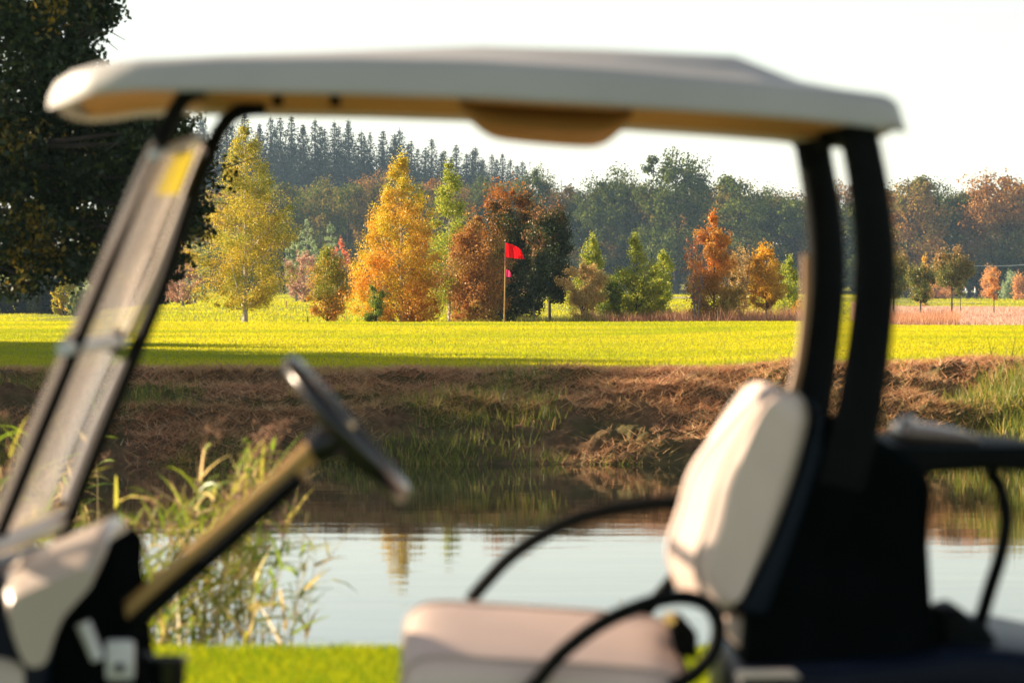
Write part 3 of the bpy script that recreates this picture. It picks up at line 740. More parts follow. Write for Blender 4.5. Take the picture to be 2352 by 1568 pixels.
# spruces
def spruce_proto(seed):
    rng = np.random.default_rng(seed); h = 30.0; Ps = []
    mb = MB(); mb.tube([(0, 0, -.3), (0, 0, h * .5), (0, 0, h)], [.42, .25, .03], 6)
    z = 3.0; C = []
    while z < h - .4:
        t = (z - 3) / (h - 3); L_ = (5.2 * (1 - t) ** .66 * min(1, (1 - t) / .16) ** .6 + .10) * rng.uniform(.72, 1.15)
        nb = max(4, int(9 * (1 - t) + 4)); a0 = rng.random() * 6.28
        for k in range(nb):
            a = a0 + 6.28 * k / nb + rng.normal(0, .2); l = L_ * rng.uniform(.6, 1.12)
            n = max(8, int(32 * l / 4.6))
            s = rng.random(n) ** .8
            droop = -.32 * l * s ** 1.2 + .20 * l * s ** 3
            wd = (1 - s) * .55 + .16
            lat = rng.normal(0, 1, n) * wd * .55
            Ps.append(np.stack([np.cos(a) * l * s - np.sin(a) * lat, np.sin(a) * l * s + np.cos(a) * lat, z + droop - np.abs(rng.normal(0, .18, n))], -1))
        z += rng.uniform(.45, .8) * (1 - .45 * t)
    P = np.concatenate(Ps)
    tt = np.clip(P[:, 2] / h, 0, 1)
    return mb, leaves_mesh("crown", P, (.66 - .36 * tt ** 3), .36, rng, .9)
spr = []
for i in range(4):
    mb, cm = spruce_proto(300 + i)
    bm = bmesh.new(); vv = [bm.verts.new(p) for p in mb.v]
    for f in mb.f: bm.faces.new([vv[j] for j in f])
    tm = bpy.data.meshes.new("trunk"); bm.to_mesh(tm); bm.free(); tm.materials.append(M['bark'])
    spr.append((tm, cm, LM['spruce']))
sp = [(424, 252), (468, 268), (520, 262), (562, 254), (596, 280), (622, 262), (644, 266), (670, 262), (696, 283), (724, 268), (746, 292), (768, 276), (800, 272), (830, 296), (850, 300), (880, 296),
      (906, 305), (918, 292), (945, 320), (992, 316), (1020, 340), (1048, 330), (1072, 350), (1092, 336), (1130, 352), (1154, 350), (1172, 364), (1200, 366), (1110, 362), (960, 338), (380, 256), (340, 262)]
sp.sort()
for i, (u, vt) in enumerate(sp):
    Y = 850 + rngf.uniform(-25, 25)
    place(spr[i % 4], "spruce_tree", f"{'grey green spruce rising above the wood' }, {ORD[i] if i < 30 else ('thirty-first' if i == 30 else 'thirty-second')} spruce top from the left",
          at(u, Y), Y, htree(u, Y, vt) / 30.0, rngf.uniform(1.1, 1.7), rngf.uniform(0, 6.28), "spruces behind the wood")
for i in range(26):
    u = 330 + i * 34 + rngf.uniform(-8, 8); Y = 905 + rngf.uniform(-12, 12)
    vt = np.interp(u, [330, 700, 900, 1000, 1200], [272, 288, 312, 342, 372]) + rngf.uniform(-16, 16)
    place(spr[(i + 1) % 4], "spruce_tree", "hazy spruce in the rearmost row, filling gaps between the front spruces",
          at(u, Y), Y, htree(u, Y, vt) / 30.0, rngf.uniform(1.2, 1.8), rngf.uniform(0, 6.28), "spruces in the rearmost row")

# ------------------------------------------------------------------ oak overhanging at the left, and the trees off to the left that shade the bank
def oak():
    rng = np.random.default_rng(400); Y = 38.0; bx = -9.6
    z = float(ground_z(bx, Y)); root = empty("oak_tree", (bx, Y, z))
    tag(root, "big dark oak hanging over the left side of the picture", "tree")
    lobes = []   # (centre, radius)
    for u, v, r in [(40, 20, .75), (150, 30, .5), (190, 0, .38), (60, 140, .7), (150, 110, .35), (20, 260, .8), (110, 230, .55), (150, 190, .3), (215, 300, .6), (120, 330, .7), (300, 350, .62), (370, 330, .42), (330, 300, .5),
                    (400, 430, .5), (412, 500, .28), (330, 470, .7), (230, 440, .7), (120, 460, .6), (30, 400, .6), (30, 530, .6), (110, 550, .5), (200, 540, .45), (300, 570, .42), (380, 560, .35), (392, 600, .18),
                    (20, 620, .38), (60, 640, .16), (340, 640, .2), (180, 590, .2), (200, 40, .22)]:
        lobes.append((S(u, v, Y + rng.uniform(-1.6, 1.6)), r))
    for i in range(46):   # rest of the crown, out of the picture
        a = rng.uniform(0, 6.28); el = rng.uniform(-.25, 1.3); rr = rng.uniform(.55, 1)
        p = Vector((bx + 4.6 * rr * math.cos(a) * math.cos(el), Y + 4.6 * rr * math.sin(a) * math.cos(el), 5.6 + 5.2 * rr * math.sin(el)))
        if p.x < -.128 * p.y - 1.0 + .02 * p.z or p.z > 6.3: lobes.append((p, rng.uniform(.9, 1.4)))
    Ps = []; mb = MB()
    for i, (c, r) in enumerate(lobes):
        n = int((3400 if i < 31 else 1500) * r ** 2.0) + 120
        if i < 31: n = int(n * 2.1)
        ns = 16; sd = rng.normal(0, 1, (ns, 3)); sd /= np.linalg.norm(sd, axis=1)[:, None]
        sc_ = np.array(c)[None] + sd * (r * rng.random(ns) ** .5 * .95)[:, None]; kk = rng.integers(0, ns, n)
        q = sc_[kk] + np.clip(rng.normal(0, 1, (n, 3)), -2, 2) * (.19 * r * rng.uniform(.6, 1.4, ns))[kk][:, None] * np.array([1.2, 1.2, .7])
        Ps.append(q)
        base = Vector((bx, Y, max(z + 2.2, c.z - (c - Vector((bx, Y, c.z))).length * rng.uniform(.25, .6))))
        mid = base.lerp(c, .5) + Vector((rng.normal(0, .25), rng.normal(0, .25), rng.normal(.15, .2)))
        pts = crom([base, mid, c], 4)
        mb.tube([p - Vector((bx, Y, z)) for p in pts], list(np.linspace(.085, .012, len(pts))), 5, caps=False)
        for k in range(7):
            e = c + Vector(rng.normal(0, .55 * r, 3)); mb.tube([p - Vector((bx, Y, z)) for p in (c, c.lerp(e, .5) + Vector((0, 0, .03)), e)], [.012, .008, .003], 4, caps=False)
    mb.tube([(0, 0, -.3), (.05, 0, 1.5), (0, .1, 3.5), (.1, 0, 6), (0, 0, 9)], [.42, .33, .28, .2, .06], 12)
    t = mb.build("trunk", M['bark'], None); t.parent = root
    P = np.concatenate(Ps) - np.array([bx, Y, z])[None]
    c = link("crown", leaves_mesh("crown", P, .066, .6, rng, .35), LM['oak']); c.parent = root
oak()
for i, (x, y, h, r, lab) in enumerate([(-23.8, 57.0, 7.9, 4.2, "dense green tree between the two trees beside the pond"), (-23.0, 59.2, 7.9, 4.3, "tall green tree left of the pond that shades the bank"), (-25.0, 54.6, 7.8, 4.2, "green tree beside the pond, nearest of the shading trees"),
                                      (-22.8, 62.9, 7.4, 4.2, "green tree shading the near edge of the green"), (-22.8, 66.4, 6.8, 4.2, "broad green tree shading the left of the green"), (-22.6, 72.8, 5.8, 3.8, "lowest green tree left of the green")]):
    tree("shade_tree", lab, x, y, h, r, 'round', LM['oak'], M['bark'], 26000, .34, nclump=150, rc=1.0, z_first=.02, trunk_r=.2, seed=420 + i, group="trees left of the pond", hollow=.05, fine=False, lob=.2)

# ------------------------------------------------------------------ reeds
M['reed_leaf'] = leaf_mat('reed_leaves', [(0, (.10, .16, .012)), (.45, (.20, .25, .02)), (.75, (.32, .27, .06)), (1, (.46, .34, .18))], trans=.5, gloss=.05)
M['reed_stem'] = leaf_mat('reed_stems', [(0, (.16, .13, .04)), (1, (.34, .26, .12))], trans=.1)
M['reed_plume'] = leaf_mat('reed_plumes', [(0, (.18, .10, .06)), (1, (.38, .24, .16))], trans=.4, gain=1.2, sat=1.1)
def ribbon(V, F, p, d, length, width, droop, rng, n=5):
    side = d.cross(Vector((0, 0, 1))); side = side.normalized() if side.length > .01 else Vector((1, 0, 0))
    side = (side + Vector(rng.normal(0, .5, 3))).normalized()
    b = len(V)
    for i in range(n):
        t = i / (n - 1); w = width * (1 - t) ** .7 * .5 + .0004
        q = p + d * (length * t) + Vector((0, 0, -droop * length * t * t))
        V.append(q - side * w); V.append(q + side * w)
    for i in range(n - 1): F.append((b+2*i, b+2*i+1, b+2*i+3, b+2*i+2))
def reed_clump(label, x, y, n, h, spread, seed, lean=(.12, 0), plume=.4, zb=None, leafn=7, leafscale=1.0):
    rng = np.random.default_rng(seed)
    zb = float(ground_z(x, y)) if zb is None else zb
    root = empty("reed_clump", (x, y, zb)); tag(root, label, "reeds", "reed clumps in the pond")
    st = MB(); V = []; F = []; PV = []; PF = []
    for k in range(n):
        b = Vector((rng.normal(0, spread), rng.normal(0, spread * .6), 0)); hh = h * rng.uniform(.65, 1.1)
        lx, ly = rng.normal(lean[0], .13), rng.normal(lean[1], .12)
        pts = [b + Vector((lx * hh * t * t, ly * hh * t * t, hh * t)) for t in (0, .35, .7, 1)]
        st.tube(pts, [.0035, .003, .0022, .0012], 4, caps=False)
        for j in range(leafn):
            t = rng.uniform(.25, 1.0); p = b + Vector((lx * hh * t * t, ly * hh * t * t, hh * t))
            a = rng.uniform(0, 6.28); el = rng.uniform(.35, 1.2)
            d = Vector((math.cos(a) * math.cos(el) + .25, math.sin(a) * math.cos(el), math.sin(el))).normalized()
            ribbon(V, F, p, d, rng.uniform(.16, .40) * leafscale, rng.uniform(.014, .026) * leafscale, rng.uniform(.1, .8), rng)
        if rng.random() < plume * .55:
            p = pts[-1]
            for j in range(46):
                t = rng.random(); q = p + Vector((.10 * t * t + lx * .1, 0, .15 * t - .02)) + Vector(rng.normal(0, .012 + .012 * (1 - abs(2*t-1)), 3))
                ribbon(PV, PF, q, Vector((rng.normal(.4, .4), rng.normal(0, .4), rng.normal(.3, .5))).normalized(), .05, .006, .3, rng, 2)
    st.build("stem", M['reed_stem'], None).parent = root
    lf = link("leaf", np_mesh("leaf", np.array([tuple(v) for v in V]), np.array(F)), M['reed_leaf']); lf.parent = root; tag(lf, kind="stuff")
    if PV:
        pm = link("plume", np_mesh("plume", np.array([tuple(v) for v in PV]), np.array(PF)), M['reed_plume']); pm.parent = root; tag(pm, kind="stuff")
for c in list(bpy.data.objects):
    pass
RY = 18.9
for i, (u, Y, n, h, sprd, plume, lab) in enumerate([
    (215, 19.3, 26, .80, .13, .5, "dense reeds left of the steering column with pinkish plumes"),
    (300, 19.0, 30, .85, .13, .5, "dense reeds right beside the cart dashboard"),
    (390, 19.2, 34, .95, .13, .5, "bushy reeds in the middle of the reed bed left of the steering column"),
    (470, 19.4, 32, 1.10, .12, .5, "tallest plumed reeds close behind the steering column"),
    (545, 19.1, 24, 1.12, .09, .35, "tall leafy reeds behind the top of the steering column"),
    (330, 18.3, 20, .55, .12, .1, "short reeds on the near shore below the steering column"),
    (560, 18.2, 7, .80, .10, .0, "few thin reeds in bright water right of the column"),
    (640, 18.6, 3, .95, .06, .0, "two or three loose reed stalks right of the reed bed"),
    (20, 19.0, 24, 1.15, .10, .6, "reeds at the left picture edge in front of the bank"),
    (90, 19.2, 16, 1.0, .10, .5, "reeds behind the lower windshield"),
    (935, 17.9, 2, .38, .03, .0, "small faint reed stalks left of the seat cushion"),
    (1452, 18.6, 2, .62, .03, .0, "single thin reed above the near armrest"),
    (40, 27.0, 18, 1.02, .30, .9, "tall dark plumed reeds against the bright green at the left edge"),
    (105, 27.5, 9, .88, .18, .7, "thin tall reeds left of the windshield hinge"),
]):
    n = n if n < 8 else int(n * .72)
    reed_clump(lab, at(u, Y), Y, n, h, sprd, 500 + i, plume=plume, zb=max(WATER_Z - .12, float(ground_z(at(u, Y), Y))), leafn=7 if n > 5 else 5, leafscale=1.0 if Y < 25 else 1.3)

# ------------------------------------------------------------------ flag on the green
M['pole'] = plain('pole_ochre', (.42, .22, .035), .5, .15, 10)
M['pole_red'] = plain('pole_red', (.25, .03, .02), .5, .1, 10)
M['flag_red'] = leaf_mat('flag_cloth', [(0, (.75, .008, .012)), (1, (.75, .008, .012))], trans=.45, gloss=0)
M['flag_pink'] = leaf_mat('flag_cloth_pink', [(0, (.70, .05, .14)), (1, (.70, .05, .14))], trans=.45, gloss=0)
fy = 102.0; fxp = at(1158, fy)
flag = empty("golf_flag", (fxp, fy, float(ground_z(fxp, fy)))); tag(flag, "red flag on a thin ochre pole standing on the green", "flag")
p0 = Vector((fxp, fy, float(ground_z(fxp, fy)) - .1)); p1 = S(1161.5, 557, fy)
MB().tube([p0, p0.lerp(p1, .72)], [.017, .015], 8).build("pole", M['pole'], flag)
MB().tube([p0.lerp(p1, .72), p1], [.015, .013], 8).build("pole_tip", M['pole_red'], flag)
def cloth(name, mat, top, bot, tipu, tipl, nx=14, nz=8, wav=.03):
    V = []; F = []
    for i in range(nx):
        s = i / (nx - 1)
        for j in range(nz):
            t = j / (nz - 1)
            a = top.lerp(tipu, s); b = bot.lerp(tipl, s)
            q = a.lerp(b, t); bulge = math.sin(math.pi * s) * .03 * (1 - t)
            V.append(q + Vector((0, wav * (math.sin(s * 9 + 1.5 * t) + .5 * math.sin(17 * s - 3 * t)) * (.3 + s), bulge)))
    for i in range(nx - 1):
        for j in range(nz - 1): F.append((i*nz+j, (i+1)*nz+j, (i+1)*nz+j+1, i*nz+j+1))
    return MB().add(V, F).build(name, mat, flag, recalc=False)
cloth("flag", M['flag_red'], S(1162, 558, fy), S(1161, 591, fy), S(1196, 573, fy), S(1205, 595, fy), 24, 10, .045)
cloth("lower_flag", M['flag_pink'], S(1162, 619, fy), S(1161, 636, fy), S(1172, 625, fy), S(1175, 636, fy), 8, 6, .015)
# hole marker posts
M['post_dark'] = plain('post_dark', (.05, .025, .015), .8, .3, 20)
M['post_red'] = plain('post_red', (.38, .05, .03), .6, .2, 20)
for u, v0, v1, Y, mk, r, lab in [(707, 742, 727, 110, 'post_dark', .018, "short dark wooden post left of the small bushy tree"),
                                (657, 703, 690, 232, 'post_red', .03, "small red stake on the fairway beside the tall birch"),
                                (1613, 701, 690, 240, 'post_red', .03, "small red stake between the slim green and red orange trees")]:
    x = at(u, Y); z = float(ground_z(x, Y)); t = CAM_Z - (v1 - 708) * Y / FPX
    o = MB().tube([(x, Y, z - .05), (x, Y, t - r * .6), (x, Y, t)], [r, r, r * .55], 8).build("marker_post", M[mk]); tag(o, lab, "post", "marker posts on the course")

# far cable at the right
M['cable'] = plain('cable', (.55, .55, .5), .5)
cb = empty("overhead_cable", (at(2205, 545), 545, float(ground_z(at(2205, 545), 545)))); tag(cb, "thin pale cable stretched in front of the wood at the far right", "cable")
a = S(2206, 609, 545); b = S(2400, 604, 545)
MB().tube([a.lerp(b, t) - Vector((0, 0, .25 * math.sin(math.pi * t))) for t in np.linspace(0, 1, 12)], .04, 6).build("wire", M['cable'], cb)
for q in (a, b): MB().tube([(q.x, q.y, float(ground_z(q.x, q.y)) - .2), (q.x, q.y, q.z + .3)], [.11, .08], 8).build("post", M['bark_pale'], cb)

# ------------------------------------------------------------------ two walkers far away
M['skin'] = plain('skin', (.45, .27, .19), .6); M['cl_white'] = plain('cloth_white', (.62, .64, .66), .9, .1, 12)
M['cl_dark'] = plain('cloth_dark', (.018, .02, .028), .9, .2, 12); M['hair'] = plain('hair', (.06, .035, .02), .8)
def walker(label, x, y, lean, step, armf, mats, seed):
    z = float(ground_z(x, y)); n = []; e = []; rad = []
    def J(p, r): n.append(p); rad.append(r); return len(n) - 1
    hp = Vector((0, 0, .92)); ch = hp + Vector((-lean * .42, 0, .42)); nk = ch + Vector((-lean * .10, 0, .12)); hd = nk + Vector((-.04 - lean * .06, 0, .14)); tp = hd + Vector((0, 0, .10))
    a = J(hp, .15); b = J((hp + ch) / 2, .14); c = J(ch, .165); d = J(nk, .055); f = J(hd, .10); g = J(tp, .08)
    e += [(a, b), (b, c), (c, d), (d, f), (f, g)]
    for s in (-1, 1):
        h1 = J(hp + Vector((0, s * .10, -.06)), .10); kn = J(hp + Vector((-s * step * .45 - .03, s * .11, -.46)), .065); an = J(hp + Vector((-s * step + .03, s * .11, -.86)), .042); to = J(hp + Vector((-s * step - .14, s * .12, -.89)), .035)
        e += [(a, h1), (h1, kn), (kn, an), (an, to)]
        sh = J(ch + Vector((0, s * .19, .05)), .062); el = J(ch + Vector((-armf * .10 + .03, s * .24, -.24)), .046); wr = J(ch + Vector((-armf * .34 - .05, s * .22, -.42 + armf * .12)), .034); ha = J(ch + Vector((-armf * .40 - .08, s * .21, -.48 + armf * .13)), .036)
        e += [(c, sh), (sh, el), (el, wr), (wr, ha)]
    me = bpy.data.meshes.new("person"); me.from_pydata([tuple(q) for q in n], e, [])
    o = bpy.data.objects.new("person", me); col.objects.link(o)
    md = o.modifiers.new("skin", 'SKIN'); md.use_smooth_shade = True
    for i, r in enumerate(rad): me.skin_vertices[0].data[i].radius = (r, r)
    for i in range(len(n)): me.skin_vertices[0].data[i].use_root = (i == 0)
    o.modifiers.new("subdivision", 'SUBSURF').levels = 1
    dg = bpy.context.evaluated_depsgraph_get(); em = bpy.data.meshes.new_from_object(o.evaluated_get(dg))
    bpy.data.objects.remove(o); em.name = "person"
    for mm in mats: em.materials.append(mm)
    for pl in em.polygons:
        cz_ = pl.center.z; side = abs(pl.center.y)
        pl.material_index = 1 if cz_ < .90 and side < .19 else (2 if cz_ > hd.z + .03 else (0 if cz_ < nk.z - .02 else 3))
        pl.use_smooth = True
    o = bpy.data.objects.new("person", em); col.objects.link(o); o.location = (x, y, z)
    tag(o, label, "person"); return o
walker("person in a white top and dark trousers standing far away at right", at(2240, 515), 515, .05, .16, .5, [M['cl_white'], M['cl_dark'], M['hair'], M['skin']], 1)
walker("person leaning forward in dark clothes, left of the white-topped person", at(2222, 512), 512, .5, .22, .9, [M['cl_white'], M['cl_dark'], M['hair'], M['skin']], 2)

# ------------------------------------------------------------------ golf cart
M['cream'] = plain('cart_cream', (.46, .38, .32), .35, .05, 3, coat=.3)
M['roof'] = plain('roof_shell', (.44, .42, .39), .45, .06, 4, bump=.05, bscale=60)
M['liner'] = plain('roof_liner', (.34, .17, .04), .7, .12, 6, bump=.1, bscale=40)
M['black'] = plain('cart_black', (.0022, .0034, .0034), .6, .3, 10, spec=.07)
M['black_gloss'] = plain('black_gloss', (.005, .006, .008), .2, .2, 10, spec=.45)
M['matte'] = plain('matte_black', (.002, .003, .003), .95, .3, 10, spec=0.0)
M['rim_leather'] = plain('wheel_rim', (.007, .007, .008), .24, .3, 30, spec=.6)
M['rubber'] = plain('rubber', (.015, .015, .016), .8, .3, 20)
M['navy'] = plain('cart_navy', (.002, .005, .014), .4, .2, 8, spec=.12)
M['vinyl'] = plain('seat_vinyl', (.70, .56, .49), .55, .06, 6, bump=.15, bscale=120)
M['piping'] = plain('seat_piping', (.42, .34, .29), .5, .08, 20)
M['vinyl_dark'] = plain('seat_back_vinyl', (.004, .009, .018), .5, .2, 8, spec=.12)
M['post_sunlit_edge'] = plain('sunlit_edge_tan', (.26, .14, .05), .4, .1, 12)  # tan carries the sunlight on the far rear post's edge
M['steel'] = plain('steel', (.62, .56, .48), .3, .1, 20, metal=1)
M['brass'] = plain('brass_bolt', (.75, .45, .15), .22, .1, 20, metal=1)
M['yellow_patch'] = leaf_mat('pane_patch_yellow', [(0, (.62, .52, .01)), (1, (.62, .52, .01))], trans=.6, gloss=.02, gain=.8)
M['plate'] = plain('white_plate', (.6, .6, .62), .4, .1, 30)
M['column'] = plain('column_tan', (.42, .25, .07), .35, .1, 12)
# dusty acrylic: clear, with a film of dust that scatters light and a glossy surface
m, nt, N, L = nodes('acrylic')
N.remove(N["Principled BSDF"])
tr = N.new("ShaderNodeBsdfTransparent"); tr.inputs[0].default_value = (.86, .84, .82, 1)
tl = N.new("ShaderNodeBsdfTranslucent"); tl.inputs[0].default_value = (.78, .70, .66, 1)
df = N.new("ShaderNodeBsdfDiffuse"); df.inputs[0].default_value = (.70, .66, .64, 1)
gl = N.new("ShaderNodeBsdfGlossy"); gl.inputs["Roughness"].default_value = .12
x1 = N.new("ShaderNodeMixShader"); x2 = N.new("ShaderNodeMixShader"); x3 = N.new("ShaderNodeMixShader")
x1.inputs[0].default_value = .45; L.new(tl.outputs[0], x1.inputs[1]); L.new(df.outputs[0], x1.inputs[2])
tc = N.new("ShaderNodeTexCoord"); nz = N.new("ShaderNodeTexNoise"); nz.inputs["Scale"].default_value = 3; nz.inputs["Detail"].default_value = 5; L.new(tc.outputs["Object"], nz.inputs["Vector"])
mr = N.new("ShaderNodeMapRange"); mr.inputs["To Min"].default_value = .12; mr.inputs["To Max"].default_value = .19; L.new(nz.outputs["Fac"], mr.inputs["Value"])
L.new(mr.outputs[0], x2.inputs[0]); L.new(tr.outputs[0], x2.inputs[1]); L.new(x1.outputs[0], x2.inputs[2])
lw = N.new("ShaderNodeFresnel"); lw.inputs["IOR"].default_value = 1.35
ml = N.new("ShaderNodeMath"); ml.operation = 'MULTIPLY'; ml.inputs[1].default_value = .5; L.new(lw.outputs[0], ml.inputs[0])
L.new(ml.outputs[0], x3.inputs[0]); L.new(x2.outputs[0], x3.inputs[1]); L.new(gl.outputs[0], x3.inputs[2])
L.new(x3.outputs[0], N["Material Output"].inputs["Surface"])
M['acrylic'] = m

YN, YF, YC = 8.36, 9.44, 8.90       # near side, far side, middle of the cart
cart = empty("golf_cart", (0, YC, 0)); tag(cart, "cream golf cart with roof, steering wheel and bench seat in the foreground", "golf cart")

# roof shell
xs_uv = [(58, 219, 226), (72, 200, 234), (104, 178, 236), (152, 157, 228), (214, 144, 214), (320, 134, 208), (500, 130, 211), (800, 128, 217), (1100, 135, 227), (1400, 154, 244), (1700, 180, 264),
         (1850, 195, 276), (1950, 207, 287), (2045, 219, 298), (2068, 232, 301), (2080, 262, 302), (2086, 284, 302)]
rings = []
for i, (u, vtop, vbot) in enumerate(xs_uv):
    x = S(u, 0, YN).x; zt = S(0, vtop, YN).z; zb = S(0, vbot, YN).z
    inset = {0: .42, 1: .30, 2: .17, 3: .09, 4: .035, 5: .01}.get(i, 0) + {13: .02, 14: .04, 15: .05, 16: .05}.get(i, 0)
    hw = (YF - YN) / 2 - inset
    plate = float(np.interp(u, [240, 600, 900, 1000, 1700, 1785, 1850, 1950], [.0, .012, .02, .03, .052, .048, .012, .006]))
    prof = []
    for s in (-1, 1):
        half = [(hw - .030, zb + .014), (hw - .004, zb), (hw, zb + .006), (hw - .006, zb + (zt - zb) * .55), (hw - .014, zt - .012), (hw - .030, zt), (hw - .10, zt + .006), (hw * .74, zt + plate * .45 + .006), (hw * .66, zt + plate + .006), (0.12, zt + plate + .012)]
        prof.append(half if s == -1 else half)
    ring = [Vector((x, YC - a, b)) for a, b in prof[0]] + [Vector((x, YC + a, b)) for a, b in reversed(prof[1])]
    rings.append(ring)
roof = MB().loft(rings, caps=False, closed=False)
ks = len(rings[0])
roof.f.append(tuple(range(ks))); roof.f.append(tuple((len(rings) - 1) * ks + j for j in range(ks)))
roof_o = roof.build("roof", M['roof'], cart)
# liner below the shell
lin = []
for u, vtop, vbot in xs_uv[2:-1]:
    x = S(u, 0, YN).x; zb = S(0, vbot, YN).z + .012
    i = xs_uv.index((u, vtop, vbot)); inset = {2: .17, 3: .09, 4: .035, 5: .01}.get(i, 0) + .02; hw = (YF - YN) / 2 - inset
    lin.append([Vector((x, YC + hw * t, zb + .028 * (1 - t * t))) for t in np.linspace(-1, 1, 13)])
MB().loft(lin, caps=False, closed=False).build("roof_liner", M['liner'], roof_o)
# overhead console hanging under the liner
c0, c1 = S(1052, 268, YC).x, S(1452, 268, YC).x
rr = []
for t, dz in ((0, .0), (.03, -.012), (.10, -.040), (.18, -.062), (.26, -.068), (.5, -.072), (.72, -.074), (.82, -.070), (.90, -.046), (.97, -.016), (1, 0)):
    x = c0 + (c1 - c0) * t; zt = np.interp(x, [c0, c1], [S(1052, 252, YC).z, S(1452, 274, YC).z]); w = .22
    rr.append([Vector((x, YC - w, zt + .02)), Vector((x, YC - w + .03, zt + dz)), Vector((x, YC + w - .03, zt + dz)), Vector((x, YC + w, zt + .02))])
MB().loft(rr, closed=True).build("overhead_console", M['liner'], roof_o, sub=1)
for u in (638, 770):
    q = S(u, 240, 8.98)
    MB().tube([q + Vector((0, 0, .02)), q, q - Vector((0, 0, .006))], [.012, .014, .009], 10).build("screw", M['black'], roof_o)

# front posts
def path_uv(pts, Y): return [S(u, v, Y) for u, v in pts]
near_p = crom(path_uv([(470, 205), (428, 222), (402, 258), (372, 320), (330, 405), (250, 600), (165, 812), (80, 1020), (-30, 1290), (-60, 1380)], 8.50), 5)
MB().tube(near_p, .0185, 10, flat=1.2, side=(1, 0, 0)).build("front_post", M['black'], cart)
far_p = crom(path_uv([(610, 246), (548, 258), (512, 290), (482, 350), (440, 450), (375, 650), (300, 835), (225, 1020), (160, 1190), (120, 1290)], 9.30), 5)
MB().tube(far_p, .0185, 10, flat=1.2, side=(1, 0, 0)).build("front_post", M['black'], cart)

# windshield: two dusty acrylic panes in front of the posts
def pane(name, pn, pf, thick=.005):
    rings = []
    for (un, vn), (uf, vf) in zip(pn, pf):
        a = S(un, vn, 8.36); b = S(uf, vf, 9.42)
        rings.append([a, b, b + Vector((-thick, 0, -thick * .5)), a + Vector((-thick, 0, -thick * .5))])
    return MB().loft(rings).build(name, M['acrylic'], cart, smooth=False)
up = pane("upper_windshield", [(352, 360), (215, 640), (150, 790)], [(463, 315), (340, 620), (282, 770)])
lo = pane("lower_windshield", [(140, 815), (70, 975), (-45, 1265)], [(274, 795), (212, 935), (98, 1210)])
# rubber trim, hinge block, yellow patch
a, b = S(352, 358, 8.36), S(463, 313, 9.42)
MB().tube([a, a.lerp(b, .5), b], .011, 8).build("top_trim", M['plate'], up)
a, b = S(146, 800, 8.36), S(279, 782, 9.42)
MB().tube([a, b], .016, 8).build("hinge_bar", M['plate'], lo)
for t in (.12, .9): 
    q = a.lerp(b, t); MB().box(q - Vector((.014, .03, .03)), q + Vector((.014, .03, .03))).build("hinge_clip", M['black'], lo, bevel=.006)
s0, s1 = S(395, 352, 8.95), S(440, 352, 9.32)
d = (S(340, 620, 9.42) - S(463, 315, 9.42)).normalized(); off = Vector((.006, 0, .003))
MB().add([s0 + off, s1 + off, s1 + off + d * .105, s0 + off + d * .105], [(0, 1, 2, 3)]).build("yellow_patch", M['yellow_patch'], up, smooth=False)  # flat translucent yellow quad on the upper pane
# light grey edge rail along the far post (aluminium windshield channel)
MB().tube(path_uv([(470, 335), (360, 620), (290, 775)], 9.36), .010, 8).build("side_channel", M['steel'], up)
MB().tube(path_uv([(285, 830), (215, 985), (150, 1150)], 9.36), .012, 8).build("side_channel", M['plate'], lo)

# cowl and front body
def prism(name, mat, pts, y0, y1, bevel=.02, seg=3, parent=cart, smooth=True):
    m_ = MB(); ya = [Vector((p.x, y0, p.z)) for p in pts]; yb = [Vector((p.x, y1, p.z)) for p in pts]
    m_.loft([ya, yb]); return m_.build(name, mat, parent, smooth=smooth, bevel=bevel, seg=seg)
cow = [(12, 1320), (53, 1290), (141, 1252), (205, 1224), (232, 1216), (250, 1232), (244, 1268), (192, 1326), (158, 1369), (136, 1430), (112, 1490), (66, 1496), (44, 1462), (20, 1386)]
base_ring = crom([S(u, v, 8.50) for u, v in cow], 2, closed=True)
cen = sum(base_ring, Vector()) / len(base_ring)
rr = []
for y, k, dz in ((8.38, .80, -.050), (8.41, .93, -.025), (8.48, 1.0, -.004), (8.62, 1.02, .010), (8.82, 1.02, .010), (8.95, .98, -.006), (9.02, .90, -.03), (9.06, .76, -.06)):
    rr.append([Vector((cen.x + (p.x - cen.x) * k, y, cen.z + (p.z - cen.z) * k + dz)) for p in base_ring])
MB().loft(rr).build("front_cowl", M['cream'], cart)
prism("front_body", M['navy'], [S(u, v, 8.5) for u, v in [(-325, 1700), (-325, 1480), (-140, 1345), (-20, 1300), (20, 1335), (50, 1440), (130, 1470), (95, 1700)]], 8.43, 9.37, .02)
MB().tube([S(-30, 1262, 8.38), S(70, 1225, 8.9), S(150, 1190, 9.40)], .024, 10).build("windshield_base", M['cream'], cart)
dash = [(255, 1225), (290, 1260), (285, 1330), (300, 1420), (310, 1520), (330, 1640), (95, 1640), (125, 1480), (165, 1395), (210, 1330)]
dash_o = prism("dashboard", M['matte'], [S(u, v, 8.6) for u, v in dash], 8.47, 9.05, .02)
